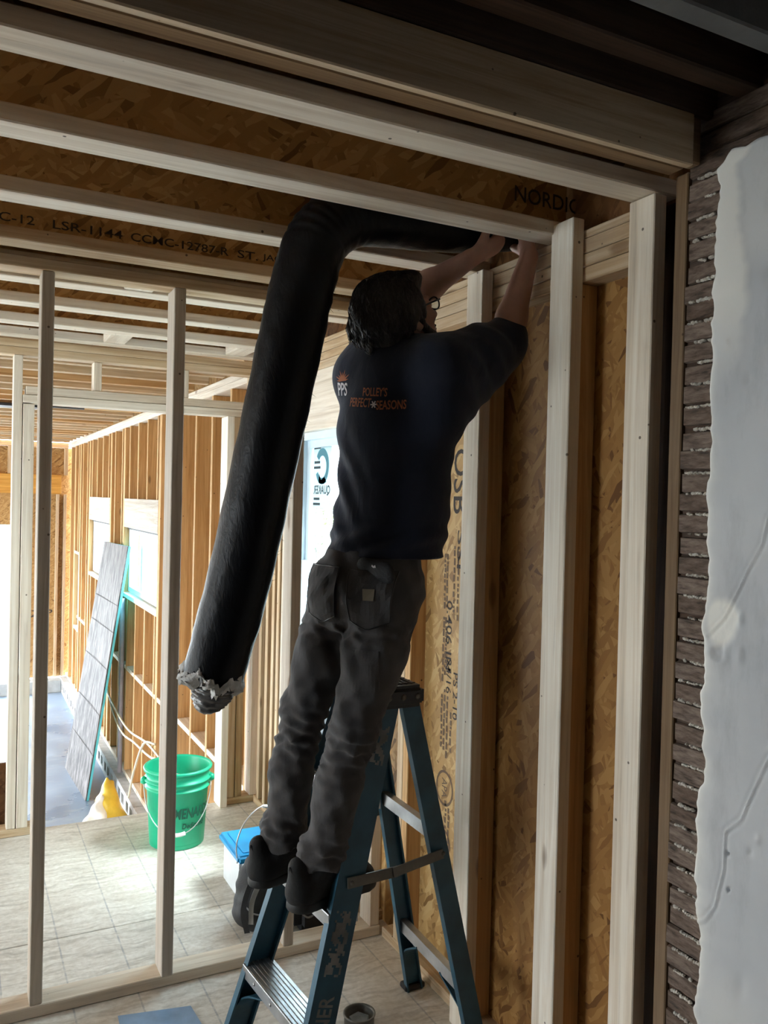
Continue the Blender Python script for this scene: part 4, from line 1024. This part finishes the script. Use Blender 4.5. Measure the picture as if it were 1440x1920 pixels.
def hand(W, d, pn, side, curl, tdir):
    d = nrm(d); pn = nrm(np.array(pn)-d*(np.array(pn)@d)); ac = np.cross(d, pn)*side
    K = W+d*.085
    vol.limb(W, W+d*.03, .026, .028, .012, (pn, .75)); vol.limb(W+d*.025, K-d*.006, .036, .040, .012, (pn, .42))
    for i, (o, L) in enumerate(((.031, .92), (.011, 1.0), (-.010, .95), (-.030, .76))):
        p = K+ac*o-d*(.004 if i in (1, 2) else .010); a = curl[i]*.5; r = .0092 if i < 3 else .008
        for q, (l, da) in enumerate(((.045, .6), (.028, 1.0), (.022, .7))):
            a += curl[i]*da; nx = p+(d*math.cos(a)+pn*math.sin(a)+ac*o*.9)*l*L; vol.limb(p, nx, r-.0006*q, r-.0006*(q+1), .004); p = nx
    p = W+d*.028+ac*.026; t1 = nrm(d*.65+ac*.62+pn*tdir); t2 = nrm(d*.9+ac*.15+pn*(tdir+.2)); vol.limb(p, p+t1*.042, .015, .0115, .010); vol.limb(p+t1*.042, p+t1*.042+t2*.030, .0112, .009, .004); vol.limb(p+t1*.042+t2*.03, p+t1*.042+t2*.055, .009, .0075, .004)
hand(WrR, (-.05, .25, 1.0), (-1, .35, .1), -1, (.55, .6, .65, .7), .35)
hand(WrL, (.80, -.18, .50), (-.35, .55, .8), 1, (.45, .5, .55, .6), .35)
volobj('body', vol, M['skin'], ps, 1)
# eyes
for s in (-1, 1): meshobj('eye', (iv*.0105+hp_(s*.032, .087, .008)).tolist(), iF, M['whiteprint'], ps, smooth=True)
# hair
vol = Vol(HC-.17, HC+.17, .0042)
vol.ell(hp_(0, -.026, .034), (.094, .104, .098), Rh, .02); vol.ell(hp_(0, -.070, -.018), (.078, .055, .080), Rh, .03); vol.ell(hp_(0, .055, .088), (.062, .045, .030), Rh, .03)
for s in (-1, 1): vol.ell(hp_(s*.068, -.045, .030), (.022, .055, .060), Rh, .02); vol.limb(hp_(s*.074, .030, .025), hp_(s*.073, .030, -.020), .007, .005, .012); vol.ell(hp_(s*.092, .004, -.018), (.020, .030, .036), Rh, .008, True)
hr = random.Random(5)
for i in range(260):
    th = hr.uniform(-2.2, 2.2); ph_ = hr.uniform(-.35, 1.25)
    dirv = np.array((math.sin(th)*math.cos(ph_), -math.cos(th)*math.cos(ph_), math.sin(ph_)))
    p0 = HC+Rh@(np.array((0, -.026, .026))+dirv*np.array((.092, .105, .097)))
    fl_ = nrm(Rh@(np.array((-dirv[0]*.30+hr.uniform(-.35, .35), .0+hr.uniform(-.35, .35), -1.0))+dirv*.16)); L = hr.uniform(.03, .06)
    p1 = p0+fl_*L; vol.limb(p0, (p0+p1)/2+(Rh@dirv)*.005, .010, .008, .007); vol.limb((p0+p1)/2+(Rh@dirv)*.005, p1, .008, .002, .005)
for i in range(50):
    s = hr.uniform(-1, 1); p0 = hp_(s*.058, -.098+abs(s)*.05, -.040+hr.uniform(-.02, .03)); p1 = p0+nrm(hU*-1+hF*hr.uniform(-.35, .4)-hR*s*hr.uniform(-.3, .6))*hr.uniform(.03, .055); vol.limb(p0, p1, .012, .002, .005)
vol.ell(hp_(0, .112, -.045), (.075, .055, .085), Rh, .01, True)
X_, Y_, Z_ = vol.grid(); vol.d += (.0016*np.sin((X_*.6-Y_)*420+np.sin(Z_*50)*2)*np.sin((X_+Y_*.4)*260+Z_*60)).astype(np.float32)
hair = volobj('hair', vol, M['hair'], ps, 1)
V = []; F = []
def hgrad(P):
    e = .004; return np.stack([vol.sample(P+np.array(d)*e)-vol.sample(P-np.array(d)*e) for d in ((1, 0, 0), (0, 1, 0), (0, 0, 1))], -1)
nS = 900; th = rng.uniform(-2.5, 2.5, nS); pz = rng.uniform(-.5, 1.45, nS)
dv = np.stack([np.sin(th)*np.cos(pz), -np.cos(th)*np.cos(pz), np.sin(pz)], -1); P = HC+(np.array((0, -.026, .026))+dv*np.array((.11, .12, .115)))@Rh.T
for _ in range(25):
    d = np.clip(vol.sample(np.clip(P, HC-.16, HC+.16))-.001, -.01, .01); g = hgrad(P); g /= np.linalg.norm(g, axis=1)[:, None]+1e-9; P = P-g*d[:, None]*.8
flow = np.stack([rng.normal(0, .3, nS)-dv[:, 0]*.2, -.05+rng.normal(0, .25, nS), -np.ones(nS)], -1)@Rh.T; paths = [P]; Ls = rng.uniform(.0045, .009, nS)
for st_i in range(9):
    g = hgrad(P); g /= np.linalg.norm(g, axis=1)[:, None]+1e-9; f_ = flow-g*(flow*g).sum(1)[:, None]*.95; f_ /= np.linalg.norm(f_, axis=1)[:, None]+1e-9; P = P+f_*Ls[:, None]; d = np.clip(vol.sample(np.clip(P, HC-.165, HC+.165))-.0015, -.006, .006); P = P-g*d[:, None]*.8; paths.append(P)
paths = np.stack(paths, 1)
for p in paths:
    sp_ = (p-HC)@Rh
    if (sp_[:, 1].max() > .035 and sp_[:, 2].min() < .07) or ((np.abs(sp_[:, 0]) > .065) & (sp_[:, 1] > -.03) & (sp_[:, 2] < .02)).any(): continue
    v, f = tube_geo(p, np.linspace(.0016, .0004, len(p)), 3, False); o = len(V); V += [tuple(q) for q in v]; F += [[k+o for k in q] for q in f]
meshobj('hair_strands', V, F, M['hair'], hair, smooth=True)['kind'] = 'stuff'
# short beard along the jaw
vol = Vol(HC-.17, HC+.17, .0045)
for s in (-1, 1): vol.chain([hp_(s*.068, .018, -.030), hp_(s*.060, .045, -.075), hp_(s*.030, .080, -.105), hp_(0, .090, -.110)], [.010, .014, .014, .014], .01)
vol.limb(hp_(-.020, .092, -.052), hp_(.020, .092, -.052), .006, .006, .006)
volobj('beard', vol, M['hair'], ps, 1)
# glasses
gl = empty('glasses', hp_(0, .11, .01), 'black framed glasses worn by the man', 'glasses')
for s in (-1, 1):
    lp_ = [hp_(s*.034+.024*math.cos(a), .107-.004*abs(math.cos(a)), .006+.017*math.sin(a)) for a in np.linspace(0, 2*math.pi, 25)]; tube('rim', lp_, .0024, M['black'], gl, 6)
    V = [hp_(s*.034+.023*math.cos(a), .1065, .006+.016*math.sin(a)) for a in np.linspace(0, 2*math.pi, 24, endpoint=False)]; meshobj('lens', V, [list(range(24))], M['glass'], gl)
    tube('temple', [hp_(s*.062, .106, .012), hp_(s*.083, .06, .012), hp_(s*.085, .0, .008), hp_(s*.084, -.015, -.006)], .0026, M['black'], gl, 6)
tube('bridge', [hp_(-.010, .110, .010), hp_(0, .116, .014), hp_(.010, .110, .010)], .0022, M['black'], gl, 6)

# shirt
sv = Vol((.82, 1.82, 1.44), (1.50, 2.38, 2.20), .0062)
HemP = np.array((1.058, 2.102, 1.44))
sv.chain([HemP, Wai+np.array((.022, -.012, 0)), Che+np.array((.006, -.004, 0)), Upp], [.166, .160, .170, .150], .03, (fF, .72)); sv.limb(Upp, Nek-fU*.012, .105, .070, .05)
sv.limb(np.array((1.150, 2.075, 1.42)), np.array((1.155, 2.060, 1.86)), .085, .085, .05)    # front hanging clear of the belly
sv.limb(ShL, ShR, .078, .082, .05)
ElR2 = ElR+(WrR-ElR)*.05
sv.limb(ShR, ShR+(ElR-ShR)*.55, .092, .082, .06); sv.limb(ShR+(ElR-ShR)*.55, ElR2, .080, .064, .03); sv.limb(ShR-fU*.11, ElR-fU*.035, .075, .045, .05)
sv.limb(ElR+(WrR-ElR)*.02, ElR+(WrR-ElR)*.10, .060, .056, .01)
sv.limb(ShL, ShL+(ElL-ShL)*.6, .085, .074, .05); sv.limb(ShL+(ElL-ShL)*.6, ElL, .072, .058, .03)
X_, Y_, Z_ = sv.grid()
a_ = (X_-1.08)*fR[0]+(Y_-2.1)*fR[1]      # across the back
sv.d += (.0075*np.sin((Z_*1.0+a_*1.3)*52+np.sin(a_*18)*1.2)*np.exp(-((a_+.10)/.07)**2)*np.exp(-((Z_-1.68)/.15)**2)).astype(np.float32)
sv.d += (.006*np.sin((Z_-a_*.5)*80+np.sin(Z_*20))*np.exp(-((Z_-1.53)/.06)**2)).astype(np.float32)
sv.d += (.0028*np.sin(X_*50+Z_*75+np.sin(Y_*40)*1.5)*np.exp(-((X_-1.30)/.09)**2)).astype(np.float32)
hem = 1.492+.012*np.clip((-a_-.02)/.15, 0, 1)
sv.d = np.maximum(sv.d, hem-Z_).astype(np.float32)
# neck opening
sv.limb(Nek+fU*.035, Nek+fU*.10, .064, .075, .008, None, True)
shirt = volobj('shirt', sv, M['shirt'], ps, 2)
def decal(vol, c, right, upv, P2, off):
    r, u = nrm(right), nrm(upv); n = nrm(np.cross(r, u)); P = np.array([np.array(c)+r*a+u*b for a, b in P2])+n*.12; t = np.zeros(len(P))
    for _ in range(60):
        d = vol.sample(P-n*t[:, None])-off; t += np.clip(d, -.01, .02)*.75
    return P-n*t[:, None]
def shirt_text(body, c, h, w, mat, shear=0, tilt=0.0, arc=0.0):
    V, F = text_geo(body, h, w, shear, 1.0, .018); R_ = -0.0
    V = V.copy(); V[:, 1] += arc*(V[:, 0]**2); ct, st_ = math.cos(tilt), math.sin(tilt); V = V@np.array(((ct, st_), (-st_, ct)))
    # finer: cut long faces by keeping triangles
    meshobj('shirt_lettering', decal(sv, c, fRb, fU, V, .0016), F, M[mat], shirt)
fRb = fR      # reading direction seen from behind: left shoulder to right shoulder
bC = np.array((.975, 2.03, 1.90))
def bk_(a, z): return np.array((1.092, 2.09, 0))-fF*.12+fR*a+fU*z
shirt_text("POLLEY'S", bk_(.012, 1.940), .024, .075, 'orangeprint', 0, -.06)
shirt_text('PERFECT', bk_(-.036, 1.914), .025, .078, 'orangeprint', 0, -.10, .3); shirt_text('SEASONS', bk_(.060, 1.904), .025, .082, 'orangeprint', 0, .02, .3)
shirt_text('PPS', bk_(-.118, 1.958), .036, .046, 'whiteprint', -.1, -.12)
flake = []; FF_ = []
for k in range(3):
    a = k*math.pi/3; d = np.array((math.cos(a), math.sin(a)))*.010; e = np.array((-d[1], d[0]))*.18; o = len(flake); flake += [d+e, -d+e, -d-e, d-e]; FF_.append([o, o+1, o+2, o+3])
meshobj('shirt_emblem', decal(sv, bk_(.011, 1.906), fR, fU, np.array(flake), .0016), FF_, M['whiteprint'], shirt)
V = []; F = []
for k in range(9):
    a = math.pi*(.05+.9*k/8); r0, r1 = .012, .034 if k % 2 else .026; d = np.array((math.cos(a), math.sin(a))); e = np.array((-d[1], d[0]))*.0028; o = len(V); V += [d*r0+e, d*r1, d*r0-e]; F.append([o, o+1, o+2])
o = len(V); V += [np.array((.013*math.cos(a), .013*math.sin(a))) for a in np.linspace(0, math.pi, 9)]; F.append(list(range(o, o+9)))
meshobj('shirt_emblem', decal(sv, bk_(-.116, 1.980), fR, fU, np.array(V), .0018), F, M['orangeprint'], shirt)

# trousers
tv = Vol((.74, 1.92, .58), (1.28, 2.38, 1.58), .0062)
tv.limb(np.array((1.058, 2.108, 1.535)), np.array((1.040, 2.115, 1.42)), .136, .152, .03, (fF, .76))
tv.ell((1.016, 2.058, 1.385), (.080, .080, .095), None, .06); tv.ell((.968, 2.146, 1.385), (.080, .080, .095), None, .06)
for Hp, K, A, s in ((HipR, KnR, AnR, 1), (HipL, KnL, AnL, -1)):
    mid = (Hp+K)/2; tv.limb(Hp-np.array((.01, 0, 0)), mid, .096, .085, .03); tv.limb(mid, K, .085, .063, .03); cm = K+(A-K)*.45-np.array((.012, 0, 0)); tv.limb(K, cm, .063, .061, .03); tv.limb(cm, A+np.array((0, 0, -.005)), .061, .058, .03)
    tv.limb(A+np.array((-.012, 0, .03)), A+np.array((.0, 0, -.012)), .065, .062, .02)
X_, Y_, Z_ = tv.grid()
nz_ = np.sin(X_*31+Y_*47)*1.3+np.sin(Y_*90+Z_*13)*.5
tv.d += (.0058*np.sin(Z_*170+nz_*2.2+X_*50)*(np.exp(-((Z_-.98)/.09)**2)+.9*np.exp(-((Z_-.70)/.05)**2)+.7*np.exp(-((Z_-1.29)/.035)**2))).astype(np.float32)
tv.d += (.0040*np.sin(Z_*38+X_*60-Y_*45)*np.sin(X_*40+2)+.0022*np.sin(Z_*95-X_*80+Y_*60)*np.sin(Z_*21)).astype(np.float32)
tv.d = np.maximum(tv.d, (.632+.02*np.sin(X_*30)+.0*Y_)-Z_).astype(np.float32); tv.d = np.maximum(tv.d, Z_-1.512).astype(np.float32)
tro = volobj('trousers', tv, M['jeans'], ps, 2)
def patch(c, w, h, off, name, mat, par, right=fR, taper=.82, pts=10):
    P2 = []; 
    for j in range(pts):
        for i in range(pts):
            s = i/(pts-1)*2-1; t = j/(pts-1); ww = w*(taper+(1-taper)*t); dz = -(1-abs(s))*.16*h*(1-t); P2.append((s*ww/2, -h/2+t*h+dz))
    P = decal(tv, c, right, fU, P2, off); Pin = decal(tv, c, right, fU, P2, -.004)
    n = pts*pts; F = [[j*pts+i, j*pts+i+1, (j+1)*pts+i+1, (j+1)*pts+i] for j in range(pts-1) for i in range(pts-1)]
    b = [i for i in range(pts)]+[j*pts+pts-1 for j in range(1, pts)]+[(pts-1)*pts+i for i in range(pts-2, -1, -1)]+[j*pts for j in range(pts-2, 0, -1)]
    F += [[b[k], b[k-1], n+b[k-1], n+b[k]] for k in range(len(b))]
    o_ = meshobj(name, np.vstack([P, Pin]), F, mat, par)
    if name == 'back_pocket': tube('stitching', [P[k] for k in b]+[P[b[0]]], .0016, M['black'], o_, 5)
    return o_
bb = np.array((1.04, 2.115, 0))-fF*.10
pR = patch(bb+fR*.078+fU*1.395, .125, .135, .005, 'back_pocket', M['jeans'], tro); pL = patch(bb-fR*.078+fU*1.40, .125, .135, .005, 'back_pocket', M['jeans'], tro)
lab = decal(tv, bb+fR*.082+fU*1.40, fR, fU, [(-.0145, -.0155), (.0145, -.0155), (.0145, .0155), (-.0145, .0155)], .0085); lp2 = meshobj('pocket_label', lab, [[0, 1, 2, 3]], M['patch'], pR)
patch(np.array((.99, 2.04, 1.20))+fR*.03-fF*.02, .075, .105, .0035, 'tool_pocket', M['jeans'], tro, nrm(fR+fF*.25), 1.0)
# black pouch sticking out of the hip pocket
gv = Vol((.9, 1.88, 1.40), (1.2, 2.16, 1.56), .005); gc = decal(tv, bb+fR*.085+fU*1.475, fR, fU, [(0, 0)], .004)[0]
gv.limb(gc-fR*.035, gc+fR*.035-fU*.008, .022, .020, .02, (fF, .6)); gv.limb(gc+fR*.02-fU*.02, gc+fR*.045-fU*.03, .02, .015, .02, (fF, .6))
gp = volobj('belt_pouch', gv, M['bagblack'], None, 1); tag(gp, 'black pouch poking out of the man\'s back pocket', 'pouch')
mk = meshobj('pouch_mark', [gc-fF*.0155+fR*a+fU*b for a, b in ((-.002, .0), (.004, -.004), (.012, -.003), (.010, .004), (.004, .001), (.0, .005))], [[0, 1, 5], [1, 4, 5], [1, 2, 3, 4]], M['whiteprint'], gp)

# shoes
def shoe(heel, toe, ank):
    heel = np.array(heel, float); toe = np.array(toe, float); d = nrm(toe-heel); s = np.cross(d, fU); L = np.linalg.norm(toe-heel); z0 = .541
    root = None
    v = Vol(np.minimum(heel, toe)+np.array((-.10, -.10, -.02)), np.maximum(heel, toe)+np.array((.10, .10, .18)), .0052)
    H0 = heel+d*.035+fU*.045; B = toe-d*.055+fU*.038; A = np.array(ank)-fU*.02
    v.limb(H0, B, .038, .041, .03, (fU, .95)); v.limb(B, toe-d*.038+fU*.032, .042, .034, .02, (fU, .75)); v.limb(H0+d*.01, A-d*.01, .040, .044, .03); v.limb(A, B-d*.05+fU*.012, .042, .040, .04); v.limb(heel+d*.028+fU*.05, heel+d*.022+fU*.115, .030, .028, .02)
    X_, Y_, Z_ = v.grid(); v.d = np.maximum(v.d, z0+.016-Z_).astype(np.float32)
    v.limb(A+fU*.05, A+fU*.12, .045, .055, .008, None, True)
    up_ = volobj('shoe', v, M['shoe'], ps, 1)
    v = Vol(np.minimum(heel, toe)+np.array((-.08, -.08, -.02)), np.maximum(heel, toe)+np.array((.08, .08, .07)), .0045)
    v.limb(heel+d*.040+fU*.012, toe-d*.055+fU*.012, .045, .049, .01); v.limb(toe-d*.055+fU*.012, toe-d*.040+fU*.016, .049, .042, .02); X_, Y_, Z_ = v.grid(); v.d = np.maximum(v.d, np.maximum(z0+.001-Z_, Z_-z0-.026)).astype(np.float32)
    volobj('sole', v, M['sole'], up_, 1)
    for k in range(4):
        c = B-d*(.005+.022*k)+fU*(.040+.011*k); tube('lace', catmull([c-s*.030-fU*.012, c+fU*.006, c+s*.030-fU*.012], 4), .0026, M['bagblack'], up_, 5)
    tube('heel_loop', catmull([heel+d*.0+fU*.105-s*.008, heel-d*.006+fU*.120, heel+d*.0+fU*.105+s*.008], 4), .004, M['shoe'], up_, 6)
    return up_
shoe((.815, 2.085, .541), (1.095, 2.165, .541), AnR+np.array((.0, 0, .02))); shoe((.765, 2.265, .541), (1.045, 2.345, .541), AnL+np.array((.0, 0, .02)))
